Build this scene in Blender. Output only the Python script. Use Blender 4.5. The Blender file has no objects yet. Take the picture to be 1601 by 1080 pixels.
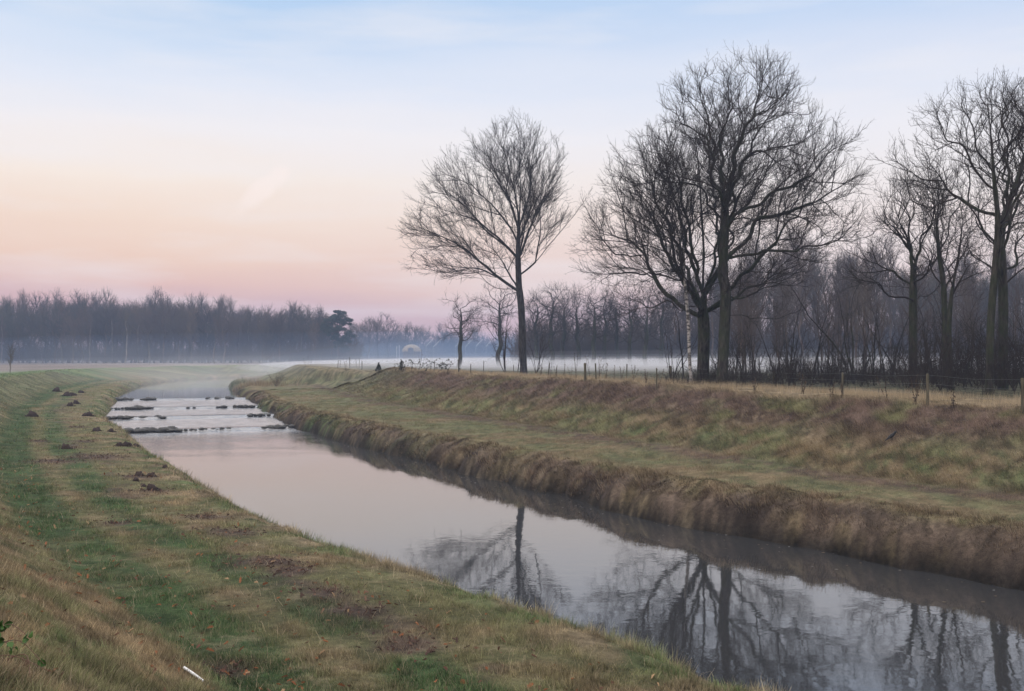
import bpy, math, random
import numpy as np
from mathutils import Vector

T_ALL = None
scene = bpy.context.scene
COL = scene.collection
F = 1556.5           # focal length in photo pixels
CX, HY = 800.5, 556.0  # principal column, horizon row of the photo
CAMZ = 5.0

# ------------------------------------------------------------------ helpers
def srgb(r, g, b):
    def f(c):
        c /= 255.0
        return c / 12.92 if c <= 0.04045 else ((c + 0.055) / 1.055) ** 2.4
    return (f(r), f(g), f(b), 1.0)

def tag(o, label=None, cat=None, group=None, kind=None):
    if label: o['label'] = label
    if cat: o['category'] = cat
    if group: o['group'] = group
    if kind: o['kind'] = kind
    return o

def empty(name, loc=(0, 0, 0), rz=0.0):
    o = bpy.data.objects.new(name, None)
    o.empty_display_size = 0.3
    COL.objects.link(o)
    o.location = loc
    o.rotation_euler = (0, 0, rz)
    return o

def make_mesh(name, V, faces, mat=None, col=None, smooth=True, attrs=None):
    """V (n,3); faces: list of int arrays, each (m,3) or (m,4)"""
    me = bpy.data.meshes.new(name)
    V = np.asarray(V, np.float32)
    me.vertices.add(len(V))
    me.vertices.foreach_set('co', V.ravel())
    fl = [np.asarray(f, np.int32) for f in faces if len(f)]
    loops = np.concatenate([f.ravel() for f in fl])
    tot = np.concatenate([np.full(len(f), f.shape[1], np.int32) for f in fl])
    start = np.concatenate([[0], np.cumsum(tot)[:-1]]).astype(np.int32)
    me.loops.add(len(loops))
    me.loops.foreach_set('vertex_index', loops)
    me.polygons.add(len(tot))
    me.polygons.foreach_set('loop_start', start)
    me.polygons.foreach_set('loop_total', tot)
    me.polygons.foreach_set('use_smooth', np.full(len(tot), bool(smooth)))
    if col is not None:
        a = me.color_attributes.new('tint', 'FLOAT_COLOR', 'POINT')
        c = np.ones((len(V), 4), np.float32)
        c[:, :3] = col
        a.data.foreach_set('color', c.ravel())
    if attrs:
        for k, v in attrs.items():
            a = me.attributes.new(k, 'FLOAT', 'POINT')
            a.data.foreach_set('value', np.asarray(v, np.float32))
    me.update(calc_edges=True)
    if mat: me.materials.append(mat)
    return me

def link(name, me, parent=None, loc=None):
    o = bpy.data.objects.new(name, me)
    COL.objects.link(o)
    if parent is not None: o.parent = parent
    if loc is not None: o.location = loc
    return o

def copy_tree(o, parent=None):
    c = o.copy()
    COL.objects.link(c)
    if parent is not None: c.parent = parent
    for ch in list(o.children):
        copy_tree(ch, c)
    return c

# numpy value noise ---------------------------------------------------------
def _hash(ix, iy, seed):
    h = (ix.astype(np.int64) * 374761393 + iy.astype(np.int64) * 668265263 + seed * 1274126177) & 0xFFFFFFFF
    h = ((h ^ (h >> 13)) * 1103515245) & 0xFFFFFFFF
    h = ((h ^ (h >> 16)) * 2246822519) & 0xFFFFFFFF
    return ((h >> 8) & 0xFFFF) / 65535.0

def vnoise(x, y, seed=0):
    x = np.asarray(x, float); y = np.asarray(y, float)
    ix = np.floor(x); iy = np.floor(y)
    fx = x - ix; fy = y - iy
    fx = fx * fx * (3 - 2 * fx); fy = fy * fy * (3 - 2 * fy)
    a = _hash(ix, iy, seed); b = _hash(ix + 1, iy, seed)
    c = _hash(ix, iy + 1, seed); d = _hash(ix + 1, iy + 1, seed)
    return (a + (b - a) * fx) * (1 - fy) + (c + (d - c) * fx) * fy

def fbm(x, y, seed=0, octv=3):
    t = 0; amp = 0.5; s = 0
    for k in range(octv):
        t = t + amp * vnoise(x, y, seed + k * 17)
        s += amp; amp *= 0.5
        x = x * 2.03 + 5.1; y = y * 2.03 + 1.7
    return t / s

def sstep(a, b, x):
    t = np.clip((x - a) / (b - a), 0, 1)
    return t * t * (3 - 2 * t)

def catmull(pts, n):
    pts = np.asarray(pts, float)
    P = np.vstack([2 * pts[0] - pts[1], pts, 2 * pts[-1] - pts[-2]])
    out = []
    for i in range(1, len(P) - 2):
        t = np.linspace(0, 1, n, endpoint=False)[:, None]
        p0, p1, p2, p3 = P[i - 1], P[i], P[i + 1], P[i + 2]
        out.append(0.5 * ((2 * p1) + (-p0 + p2) * t + (2 * p0 - 5 * p1 + 4 * p2 - p3) * t ** 2 + (-p0 + 3 * p1 - 3 * p2 + p3) * t ** 3))
    out.append(pts[-1:])
    return np.vstack(out)

# ------------------------------------------------------------------ materials
def new_mat(name):
    m = bpy.data.materials.new(name)
    m.use_nodes = True
    nt = m.node_tree
    nt.nodes.clear()
    return m, nt, nt.nodes, nt.links

def N(nodes, typ, **kw):
    n = nodes.new(typ)
    for k, v in kw.items():
        if k.startswith('i_'):
            n.inputs[k[2:].replace('_', ' ')].default_value = v
        else:
            setattr(n, k, v)
    return n

def ramp(nodes, stops, interp='LINEAR'):
    r = nodes.new('ShaderNodeValToRGB')
    cr = r.color_ramp
    cr.interpolation = interp
    while len(cr.elements) < len(stops):
        cr.elements.new(0.5)
    for e, (p, c) in zip(cr.elements, stops):
        e.position = p
        e.color = c if len(c) == 4 else (*c, 1)
    return r

def bark_mat(name, c1, c2, moss=None, scale=6.0, bump=0.5):
    m, nt, nd, lk = new_mat(name)
    out = N(nd, 'ShaderNodeOutputMaterial')
    b = N(nd, 'ShaderNodeBsdfPrincipled'); b.inputs['Roughness'].default_value = 0.9
    b.inputs['Specular IOR Level'].default_value = 0.15
    tc = N(nd, 'ShaderNodeTexCoord')
    mp = N(nd, 'ShaderNodeMapping'); mp.inputs['Scale'].default_value = (1, 1, 0.22)
    lk.new(tc.outputs['Object'], mp.inputs['Vector'])
    n1 = N(nd, 'ShaderNodeTexNoise'); n1.inputs['Scale'].default_value = scale; n1.inputs['Detail'].default_value = 5
    lk.new(mp.outputs[0], n1.inputs['Vector'])
    r = ramp(nd, [(0.3, c1), (0.7, c2)])
    lk.new(n1.outputs['Fac'], r.inputs['Fac'])
    colsock = r.outputs['Color']
    if moss:
        n2 = N(nd, 'ShaderNodeTexNoise'); n2.inputs['Scale'].default_value = 1.1; n2.inputs['Detail'].default_value = 4
        lk.new(tc.outputs['Object'], n2.inputs['Vector'])
        r2 = ramp(nd, [(0.4, (0, 0, 0)), (0.62, (0.85, 0.85, 0.85))])
        lk.new(n2.outputs['Fac'], r2.inputs['Fac'])
        mx = N(nd, 'ShaderNodeMix', data_type='RGBA')
        lk.new(r2.outputs['Color'], mx.inputs['Factor'])
        lk.new(colsock, mx.inputs['A']); mx.inputs['B'].default_value = (*moss, 1)
        colsock = mx.outputs['Result']
    lk.new(colsock, b.inputs['Base Color'])
    bp = N(nd, 'ShaderNodeBump'); bp.inputs['Strength'].default_value = bump; bp.inputs['Distance'].default_value = 0.05
    lk.new(n1.outputs['Fac'], bp.inputs['Height']); lk.new(bp.outputs[0], b.inputs['Normal'])
    lk.new(b.outputs[0], out.inputs['Surface'])
    return m

M_OAK = bark_mat('oak_bark', (0.007, 0.006, 0.006), (0.072, 0.062, 0.054), moss=(0.030, 0.038, 0.020), scale=9.0, bump=1.0)
M_DARK = bark_mat('dark_bark', (0.008, 0.008, 0.010), (0.058, 0.054, 0.054), scale=8.0, bump=1.0)
M_TWIG = bark_mat('twig_bark', (0.020, 0.016, 0.015), (0.045, 0.036, 0.032), bump=0.0)
def wood_mat(name, tones):
    m, nt, nd, lk = new_mat(name)
    out = N(nd, 'ShaderNodeOutputMaterial'); b = N(nd, 'ShaderNodeBsdfPrincipled'); b.inputs['Roughness'].default_value = .95
    b.inputs['Specular IOR Level'].default_value = .1
    oi = N(nd, 'ShaderNodeObjectInfo'); r = ramp(nd, tones)
    lk.new(oi.outputs['Random'], r.inputs['Fac']); lk.new(r.outputs['Color'], b.inputs['Base Color']); lk.new(b.outputs[0], out.inputs['Surface'])
    return m
M_WOOD = wood_mat('woodland_bark', [(0, (.055, .043, .038)), (.35, (.105, .074, .058)), (.6, (.062, .056, .044)), (.8, (.13, .092, .068)), (1, (.070, .064, .042))])
M_BRUSH = wood_mat('brush_bark', [(0, (.085, .060, .048)), (.5, (.060, .046, .040)), (1, (.092, .072, .056))])
M_WOODPALE = bark_mat('pale_woodland_bark', (0.10, 0.085, 0.07), (0.24, 0.20, 0.17), bump=0.0, scale=2.0)
M_POST = bark_mat('weathered_post', (0.055, 0.05, 0.035), (0.12, 0.105, 0.075), scale=9)
M_POSTDK = bark_mat('dark_weathered_post', (0.04, 0.036, 0.03), (0.09, 0.08, 0.065), scale=9)
M_STALK = bark_mat('dry_stalk', (0.05, 0.038, 0.03), (0.11, 0.08, 0.06), bump=0.0)

def plain_mat(name, c, rough=0.8, noise=0.35, scale=8.0, spec=0.3, metal=0.0):
    m, nt, nd, lk = new_mat(name)
    out = N(nd, 'ShaderNodeOutputMaterial')
    b = N(nd, 'ShaderNodeBsdfPrincipled'); b.inputs['Roughness'].default_value = rough
    b.inputs['Specular IOR Level'].default_value = spec; b.inputs['Metallic'].default_value = metal
    tc = N(nd, 'ShaderNodeTexCoord')
    n1 = N(nd, 'ShaderNodeTexNoise'); n1.inputs['Scale'].default_value = scale; n1.inputs['Detail'].default_value = 5
    lk.new(tc.outputs['Object'], n1.inputs['Vector'])
    a = tuple(x * (1 - noise) for x in c); d = tuple(min(1, x * (1 + noise)) for x in c)
    r = ramp(nd, [(0.3, a), (0.7, d)])
    lk.new(n1.outputs['Fac'], r.inputs['Fac'])
    lk.new(r.outputs['Color'], b.inputs['Base Color'])
    lk.new(b.outputs[0], out.inputs['Surface'])
    return m

M_STONE = plain_mat('wet_stone', (0.035, 0.033, 0.03), 0.55, 0.5, 6, 0.4)
M_SOIL = plain_mat('dark_soil', (0.045, 0.033, 0.030), 0.95, 0.5, 14, 0.1)
M_WHITE = plain_mat('white_plastic', (0.75, 0.75, 0.74), 0.5, 0.08, 20)
M_PALE = plain_mat('pale_metal', (0.42, 0.42, 0.43), 0.5, 0.1, 3)
M_THATCH = plain_mat('thatch', (0.23, 0.18, 0.12), 0.9, 0.2, 3)
M_DARKHOLE = plain_mat('dark_doorway', (0.06, 0.055, 0.06), 0.9, 0.2, 3)
M_FEATHER = plain_mat('black_feathers', (0.008, 0.008, 0.010), 0.5, 0.3, 20)
M_BEAK = plain_mat('black_beak', (0.012, 0.011, 0.011), 0.4, 0.2, 20)
M_WIRE = plain_mat('galvanised_wire', (0.20, 0.20, 0.21), 0.5, 0.2, 20)
M_LEAFGREEN = plain_mat('bramble_leaf', (0.045, 0.10, 0.018), 0.6, 0.45, 9)
M_LEAFDARK = plain_mat('dark_bramble_leaf', (0.022, 0.030, 0.018), 0.7, 0.4, 9)
M_CANE = plain_mat('bramble_cane', (0.11, 0.055, 0.04), 0.7, 0.3, 9)
M_PINE = plain_mat('pine_needles', (0.034, 0.048, 0.036), 0.8, 0.4, 2)

def tint_mat(name, transl=0.25, rough=0.9, noise_scales=(), bump=0.0):
    m, nt, nd, lk = new_mat(name)
    out = N(nd, 'ShaderNodeOutputMaterial')
    at = N(nd, 'ShaderNodeAttribute', attribute_name='tint')
    c = at.outputs['Color']
    b = N(nd, 'ShaderNodeBsdfPrincipled'); b.inputs['Roughness'].default_value = rough
    b.inputs['Specular IOR Level'].default_value = 0.12
    if noise_scales:
        tc = N(nd, 'ShaderNodeTexCoord')
        hs = None
        for sc, lo, hi in noise_scales:
            n1 = N(nd, 'ShaderNodeTexNoise'); n1.inputs['Scale'].default_value = sc; n1.inputs['Detail'].default_value = 6
            n1.inputs['Roughness'].default_value = 0.65
            lk.new(tc.outputs['Object'], n1.inputs['Vector'])
            r = ramp(nd, [(0.28, (lo, lo, lo)), (0.72, (hi, hi, hi))])
            lk.new(n1.outputs['Fac'], r.inputs['Fac'])
            mx = N(nd, 'ShaderNodeMix', data_type='RGBA', blend_type='MULTIPLY')
            mx.inputs['Factor'].default_value = 1.0
            lk.new(c, mx.inputs['A']); lk.new(r.outputs['Color'], mx.inputs['B'])
            c = mx.outputs['Result']; hs = n1.outputs['Fac']
        if bump:
            bp = N(nd, 'ShaderNodeBump'); bp.inputs['Strength'].default_value = bump; bp.inputs['Distance'].default_value = 0.06
            lk.new(hs, bp.inputs['Height']); lk.new(bp.outputs[0], b.inputs['Normal'])
    lk.new(c, b.inputs['Base Color'])
    if transl > 0:
        t = N(nd, 'ShaderNodeBsdfTranslucent'); lk.new(c, t.inputs['Color'])
        mx = N(nd, 'ShaderNodeMixShader'); mx.inputs[0].default_value = transl
        lk.new(b.outputs[0], mx.inputs[1]); lk.new(t.outputs[0], mx.inputs[2])
        lk.new(mx.outputs[0], out.inputs['Surface'])
    else:
        lk.new(b.outputs[0], out.inputs['Surface'])
    return m

M_GROUND = tint_mat('turf_and_soil', 0.0, 0.95, ((1.3, 0.75, 1.25), (9.0, 0.55, 1.35), (55.0, 0.5, 1.4)), bump=0.9)
M_BLADE = tint_mat('grass_blades', 0.30)
M_LEAF = tint_mat('dead_leaves', 0.15)

# ------------------------------------------------------------------ the river course and terrain
REF = np.array([(70, -72), (50, -40), (31, -10), (18, 10.5), (11, 21.4), (8.0, 25.6), (3.9, 31.2), (-0.2, 38.6), (-3.0, 44.2),
                (-6.1, 50.0), (-8.9, 55.8), (-12.7, 64.0), (-17.0, 73.4), (-20.8, 83.4), (-26.2, 99.0), (-31.5, 114.0),
                (-37.0, 131.0), (-42.5, 150.0), (-46.0, 167), (-47.0, 181), (-44, 193), (-36, 202), (-20, 209), (10, 214), (60, 219), (140, 222)], float)
RC = catmull(REF, 14)
_seg = np.diff(RC, axis=0)
_sl = np.hypot(_seg[:, 0], _seg[:, 1])
RS = np.concatenate([[0], np.cumsum(_sl)])
_mid = RC[:-1]

def _sn_exact(x, y):
    """arc length s and signed offset n (right of upstream direction positive) from the right waterline"""
    sh = x.shape
    x = x.ravel(); y = y.ravel()
    s = np.empty(len(x)); n = np.empty(len(x))
    d = _seg / _sl[:, None]
    for a in range(0, len(x), 20000):
        px = x[a:a + 20000, None]; py = y[a:a + 20000, None]
        rx = px - _mid[None, :, 0]; ry = py - _mid[None, :, 1]
        t = np.clip(rx * d[None, :, 0] + ry * d[None, :, 1], 0, _sl[None, :])
        ex = rx - t * d[None, :, 0]; ey = ry - t * d[None, :, 1]
        q = ex * ex + ey * ey
        k = np.argmin(q, 1)
        ii = np.arange(len(k))
        dist = np.sqrt(q[ii, k])
        cr = d[k, 0] * ry[ii, k] - d[k, 1] * rx[ii, k]   # >0: left of direction
        s[a:a + 20000] = RS[k] + t[ii, k]
        n[a:a + 20000] = np.where(cr > 0, -dist, dist)
    return s.reshape(sh), n.reshape(sh)

GX0, GX1, GY0, GY1, GS = -190.0, 150.0, -80.0, 300.0, 1.25
_gx = np.arange(GX0, GX1 + GS, GS); _gy = np.arange(GY0, GY1 + GS, GS)
_GXX, _GYY = np.meshgrid(_gx, _gy)
_GSV, _GNV = _sn_exact(_GXX, _GYY)

def sn(x, y):
    x = np.asarray(x, float); y = np.asarray(y, float)
    u = np.clip((x - GX0) / GS, 0, len(_gx) - 1.001); v = np.clip((y - GY0) / GS, 0, len(_gy) - 1.001)
    iu = u.astype(int); iv = v.astype(int); fu = u - iu; fv = v - iv
    def bil(A):
        return (A[iv, iu] * (1 - fu) + A[iv, iu + 1] * fu) * (1 - fv) + (A[iv + 1, iu] * (1 - fu) + A[iv + 1, iu + 1] * fu) * fv
    sv = bil(_GSV); nv = bil(_GNV)
    out = (x < GX0) | (x > GX1) | (y < GY0) | (y > GY1)
    nv = np.where(out, np.sign(nv) * np.maximum(np.abs(nv), 60), nv)
    return sv, nv

def s_at_y(y):
    k = np.argmin(np.abs(RC[:, 1] - y) + (RC[:, 0] < -47) * 50)
    return RS[k]

WEIRS = [(s_at_y(68.5), 0.16), (s_at_y(79.5), 0.16), (s_at_y(90.0), 0.16), (s_at_y(104.5), 0.14)]
S95 = s_at_y(95.0)
def water_level(s):
    z = np.zeros_like(np.asarray(s, float))
    for sw, dz in WEIRS:
        z = z + dz * sstep(sw - 0.25, sw + 0.35, s)
    return z
def width(y):
    return np.interp(y, [20, 60, 75, 110, 150], [10.8, 11.0, 11.8, 12.3, 12.0])

def toe_right(s):
    base = np.interp(s, [s_at_y(22), s_at_y(33), s_at_y(55), s_at_y(100)], [6.2, 6.8, 9.0, 9.5])
    jog = sstep(s_at_y(113), s_at_y(117), s) * 5.0
    return base - jog

S_A, S_B = s_at_y(22), s_at_y(60)
def zprofile(s, n, y):
    up = sstep(S95 - 14, S95 + 12, s) * 0.32       # banks follow the raised upper reach
    W = width(y)
    tr = toe_right(s)
    zc = np.interp(s, [S_A, S_B], [3.25, 3.5])
    # gap through the right dike where the course jogs
    sg = (s - s_at_y(111.0)) / 5.0
    gap = np.exp(-sg * sg) * sstep(s_at_y(100), s_at_y(112), s)
    zc_r = zc - 0.95 * gap * sstep(tr - 1, tr + 3, n) * (1 - sstep(tr + 10, tr + 16, n))
    def right(nn):
        z = np.where(nn < 0, -0.8 + 0.0 * nn, 0)
        z = np.where(nn < 0, np.maximum(nn * 1.2, -0.9), z)
        z = np.where((nn >= 0) & (nn < .35), nn / .35 * .62 , z)
        z = np.where((nn >= .35) & (nn < 1.3), .62 + (nn - .35) / .95 * .45, z)
        z = np.where((nn >= 1.3) & (nn < tr), 1.07 + (nn - 1.3) / (tr - 1.3) * .2, z)
        t = np.clip((nn - tr) / 5.3, 0, 1)
        z = np.where(nn >= tr, 1.27 + (zc_r - 1.27) * t, z)
        b = sstep(tr + 7.5, tr + 12, nn)
        z = np.where(nn > tr + 5.3, zc_r * (1 - b) + 3.2 * b, z)
        return z
    def left(m):
        tl = 6.5; h = np.interp(s, [s_at_y(40), s_at_y(120)], [3.1, 3.0])
        run = 3.4
        z = np.maximum(m * 1.2, -0.9)
        z = np.where((m >= 0) & (m < .4), m / .4 * .55, z)
        z = np.where((m >= .4) & (m < 1.3), .55 + (m - .4) / .9 * .40, z)
        z = np.where((m >= 1.3) & (m < tl), .95 + (m - 1.3) / (tl - 1.3) * .2, z)
        t = np.clip((m - tl) / run, 0, 1)
        z = np.where(m >= tl, 1.15 + (h - 1.15) * t, z)
        b = sstep(tl + run + 2.5, tl + run + 9, m)
        z = np.where(m > tl + run, h * (1 - b) + 2.55 * b, z)
        return z
    e = 0.22
    zr = (right(n) * 2 + right(n - e) + right(n + e)) / 4
    m = -(n + W)
    zl = (left(m) * 2 + left(m - e) + left(m + e)) / 4
    z = np.where(n > -W / 2, zr, zl)
    z = z + up * (1 - sstep(1.3, 2.4, z))
    return z, m

def wobble(s, n):
    return n + (fbm(s * .22, n * .03 + 3.3, 23, 3) - .5) * (2.0 + .0 * n) * np.exp(-((n - .9) / 1.6) ** 2) + (fbm(s * .9, n * .1 + 8.1, 29, 2) - .5) * .9 * np.exp(-((n - .6) / .9) ** 2)

def terrain(x, y):
    s, n = sn(x, y)
    n = wobble(s, n)
    z, m = zprofile(s, n, y)
    tr = toe_right(s)
    dist = np.hypot(x, y)
    far = sstep(260, 140, dist) if False else 1 - sstep(140, 260, dist)
    # tussocks and unevenness
    slope_r = sstep(tr - .5, tr + .5, n) * (1 - sstep(tr + 5.5, tr + 7, n))
    bank_r = sstep(0.1, 0.5, n) * (1 - sstep(1.5, 2.4, n))
    slope_l = sstep(6.2, 6.8, m) * (1 - sstep(9.8, 11, m))
    bank_l = sstep(0.0, 0.4, m) * (1 - sstep(1.2, 2.0, m))
    amp = 0.035 + 0.10 * slope_r + 0.16 * bank_r + 0.05 * slope_l + 0.08 * bank_l
    z = z + (fbm(x * 1.15, y * 1.15, 3, 4) - .5) * amp * 2 * far
    z = z + (fbm(x * .22, y * .22, 9, 2) - .5) * 0.22 * far * (sstep(1.5, 3, n) + sstep(1.5, 3, m))
    z = z + (fbm(x * .5 + 9, y * .5, 19, 2) - .5) * 0.35 * slope_r * far
    return z

def ray_ground(px, py, d0=4.0, d1=420.0):
    """where the photograph's sight line through (px, py) meets the terrain"""
    ds = np.exp(np.linspace(math.log(d0), math.log(d1), 1400))
    xs = (px - CX) / F * ds
    zs = CAMZ - (py - HY) / F * ds
    h = terrain(xs, ds)
    k = np.argmax(h >= zs)
    if h[k] < zs[k]:
        k = len(ds) - 1
    return float(xs[k]), float(ds[k]), float(h[k])

# base colours (albedo) of the ground cover, by zone ----------------------------
TAN = np.array((.265, .203, .122)); STRAW = np.array((.40, .32, .215)); GREEN = np.array((.068, .110, .044))
OLIVE = np.array((.172, .168, .084)); LITTER = np.array((.130, .092, .082)); PURP = np.array((.158, .110, .088))
WET = np.array((.030, .026, .022)); REDBR = np.array((.185, .138, .104)); FIELD = np.array((.15, .150, .10))
PINKF = np.array((.22, .18, .16)); SAGE = np.array((.165, .180, .098))

def lerp(a, b, t):
    return a + (b - a) * np.asarray(t)[..., None]

PATCHES = []
for _px, _py, _r in ((90, 722, 1.0), (155, 714, 1.1), (240, 768, .55), (182, 818, .40), (325, 808, .60), (365, 832, .65), (415, 878, .6), (455, 893, .5), (560, 955, .55), (640, 1008, .5), (62, 690, .5), (108, 700, .5), (505, 925, .45), (350, 1050, .35), (30, 1066, .35), (120, 668, .7), (130, 690, .5), (215, 745, .6)):
    _x, _y, _z = ray_ground(_px, _py); PATCHES.append((_x, _y, _r))

def cover(x, y):
    s, n = sn(x, y)
    n = wobble(s, n)
    W = width(y); m = -(n + W); tr = toe_right(s)
    big = fbm(x * .35, y * .35, 31, 3); med = fbm(x * 1.1, y * 1.1, 37, 3); fine = fbm(x * 3.5, y * 3.5, 41, 2)
    c = np.empty(x.shape + (3,))
    # ---- left bank side
    L = lerp(TAN * .95, OLIVE, sstep(.30, .55, med * .6 + big * .4))
    wob = (fbm(x * .16, y * .16, 51, 2) - .5) * .7
    wob = wob * .5; t1 = np.exp(-((m - 6.0 + wob) / .72) ** 4); t2 = np.exp(-((m - 4.15 + wob) / .52) ** 4)
    L = lerp(L, GREEN * 1.0, np.clip(t1 * 1.25, 0, 1) * (.72 + .28 * sstep(.35, .55, med * .6 + fine * .4)))
    L = lerp(L, GREEN * 1.15, np.clip(t2 * 1.1, 0, 1) * (.55 + .45 * sstep(.4, .58, med)))
    litter = .8 * np.exp(-((m - 3.6 + wob) / .7) ** 2) * sstep(.55, .68, fbm(x * .55, y * .55, 61, 3) * .75 + fine * .25)
    for (qx, qy, qr) in PATCHES:
        dq = ((x - qx) ** 2 + (y - qy) ** 2) / (qr * qr)
        litter = np.maximum(litter, sstep(.35, .75, np.exp(-dq * .8) + (fine - .5) * .8) * sstep(3.0, 1.5, dq) if False else np.clip(np.exp(-dq * .9) * 1.5 + (fine - .5) * 1.1 * np.exp(-dq * .4) - .25, 0, 1))
    L = lerp(L, LITTER, np.clip(litter, 0, 1) * .9)
    edge = sstep(.2, .8, m) * (1 - sstep(1.2, 2.2, m))
    L = lerp(L, lerp(STRAW * .75, GREEN * 1.4, sstep(.45, .6, med)), edge * .6)
    L = lerp(WET, L, sstep(.02, .3, m))
    sl = sstep(6.7, 7.4, m + (med - .5) * .9)
    LS = lerp(TAN * 1.02, OLIVE * .95, sstep(.45, .62, med))
    LS = lerp(LS, GREEN * 1.5, sstep(.56, .68, big * .5 + fine * .5) * .7)
    LS = lerp(LS, SAGE * .95, sstep(38, 75, y) * .8)
    L = lerp(L, LS, sl)
    top = sstep(9.6, 10.4, m)
    L = lerp(L, lerp(GREEN * 1.9, SAGE, .25), top)
    L = lerp(L, PINKF, sstep(17, 24, m))
    # ---- right bank side
    R = lerp(lerp(SAGE, OLIVE, .5), TAN * .88, sstep(.40, .64, med * .5 + big * .5))
    R = lerp(R, TAN * 1.0, (1 - sstep(1.6, 3.0, n + (med - .5) * 1.5)) * .6)
    pth = np.exp(-((n - tr + 1.1 + wob) / .95) ** 2)
    R = lerp(R, PURP * .85, np.clip(pth, 0, 1) * sstep(.34, .52, big * .4 + fine * .6) * .9)
    R = lerp(R, GREEN * 1.35, sstep(.58, .70, med) * .45 * (1 - pth))
    bcolsoil = None
    bk = 1 - sstep(.9, 1.7, n + (med - .5) * .8)
    bcol = lerp(REDBR * .82, TAN * .75, sstep(.45, .65, med))
    bcol = lerp(bcol, lerp(OLIVE * .8, GREEN * 1.1, sstep(.4, .6, med)), sstep(.34, .56, big) * sstep(36, 58, y) * .85)
    bcol = lerp(bcol, np.array((.060, .046, .040)), sstep(.50, .62, fbm(x * .6, y * .6, 113, 3)) * (1 - sstep(.5, 1.1, n)) * .85)
    R = lerp(R, bcol, bk)
    R = lerp(WET, R, sstep(.0, .35, n))
    up = np.clip((n - tr) / 5.3, 0, 1.4)
    S = lerp(OLIVE * .95, TAN * .75, sstep(.4, .6, med))
    S = lerp(S, GREEN * 1.3, sstep(.56, .70, big * .6 + fine * .4) * .5 * (1 - sstep(.5, .9, up)))
    S = lerp(S, PURP * .55, sstep(.50, .62, big * .5 + med * .5) * sstep(.55, .9, up) * sstep(45, 60, y) * .8)
    S = lerp(S, PURP * .92, np.clip(sstep(.25, .7, up) * 1.0 * sstep(.35, .6, med * .5 + big * .5 + .1), 0, 1))
    S = lerp(S, SAGE * .9, sstep(85, 105, y) * .6)
    R = lerp(R, S, sstep(-.4, .4, n - tr + (med - .5) * .8))
    cr = sstep(.92, 1.08, up)
    R = lerp(R, lerp(STRAW * .95, TAN * 1.0, sstep(.4, .6, med)), cr * (1 - sstep(95, 115, y) * .6))
    R = lerp(R, FIELD * .8, sstep(tr + 9, tr + 16, n))
    c = np.where((n > -W / 2)[..., None], R, L)
    tuft = fbm(x * 2.3, y * 2.3, 101, 3); tuft2 = fbm(x * 6.5, y * 6.5, 103, 2); dryp = fbm(x * .8 + 4, y * .8, 107, 3)
    flat = ((n > 1.6) & (n < tr - .3)) | ((m > 1.5) & (m < 6.6))
    tv = sstep(.32, .70, tuft * .6 + tuft2 * .4)
    c = c * np.where(flat, .74 + .54 * tv, .58 + .88 * tv)[..., None]
    c = lerp(c, STRAW * .8, sstep(.60, .74, dryp * .5 + tuft2 * .5) * .45)
    return np.clip(c, 0.004, 1)

def axis(parts):
    out = []
    for a, b, st in parts:
        out.append(np.arange(a, b, st))
    return np.concatenate(out)

def build_ground():
    xs = np.concatenate([-np.geomspace(60, 4000, 40)[::-1], axis([(-59.6, -26, .42), (-26, 26, .15), (26, 48, .4)]), np.geomspace(48.5, 4000, 34)])
    ys = [-45.0]
    while ys[-1] < 5: ys.append(ys[-1] + max(.12, .2 * abs(5 - ys[-1]) ** .8 * .6))
    while ys[-1] < 250: ys.append(ys[-1] + max(.10, .0085 * ys[-1]))
    while ys[-1] < 6000: ys.append(ys[-1] * 1.1)
    ys = np.concatenate([-np.geomspace(50, 3000, 20)[::-1], np.array(ys)])
    X, Y = np.meshgrid(xs, ys)
    Z = terrain(X, Y)
    V = np.stack([X, Y, Z], -1).reshape(-1, 3)
    C = cover(X, Y).reshape(-1, 3) * .72  # ground colour darkened for soil and thatch shade between the blades
    ny, nx = X.shape
    i = np.arange(ny * nx).reshape(ny, nx)
    Fq = np.stack([i[:-1, :-1], i[:-1, 1:], i[1:, 1:], i[1:, :-1]], -1).reshape(-1, 4)
    o = link('ground', make_mesh('ground', V, [Fq], M_GROUND, C))
    tag(o, kind='structure')
    print('ground verts', len(V))

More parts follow.
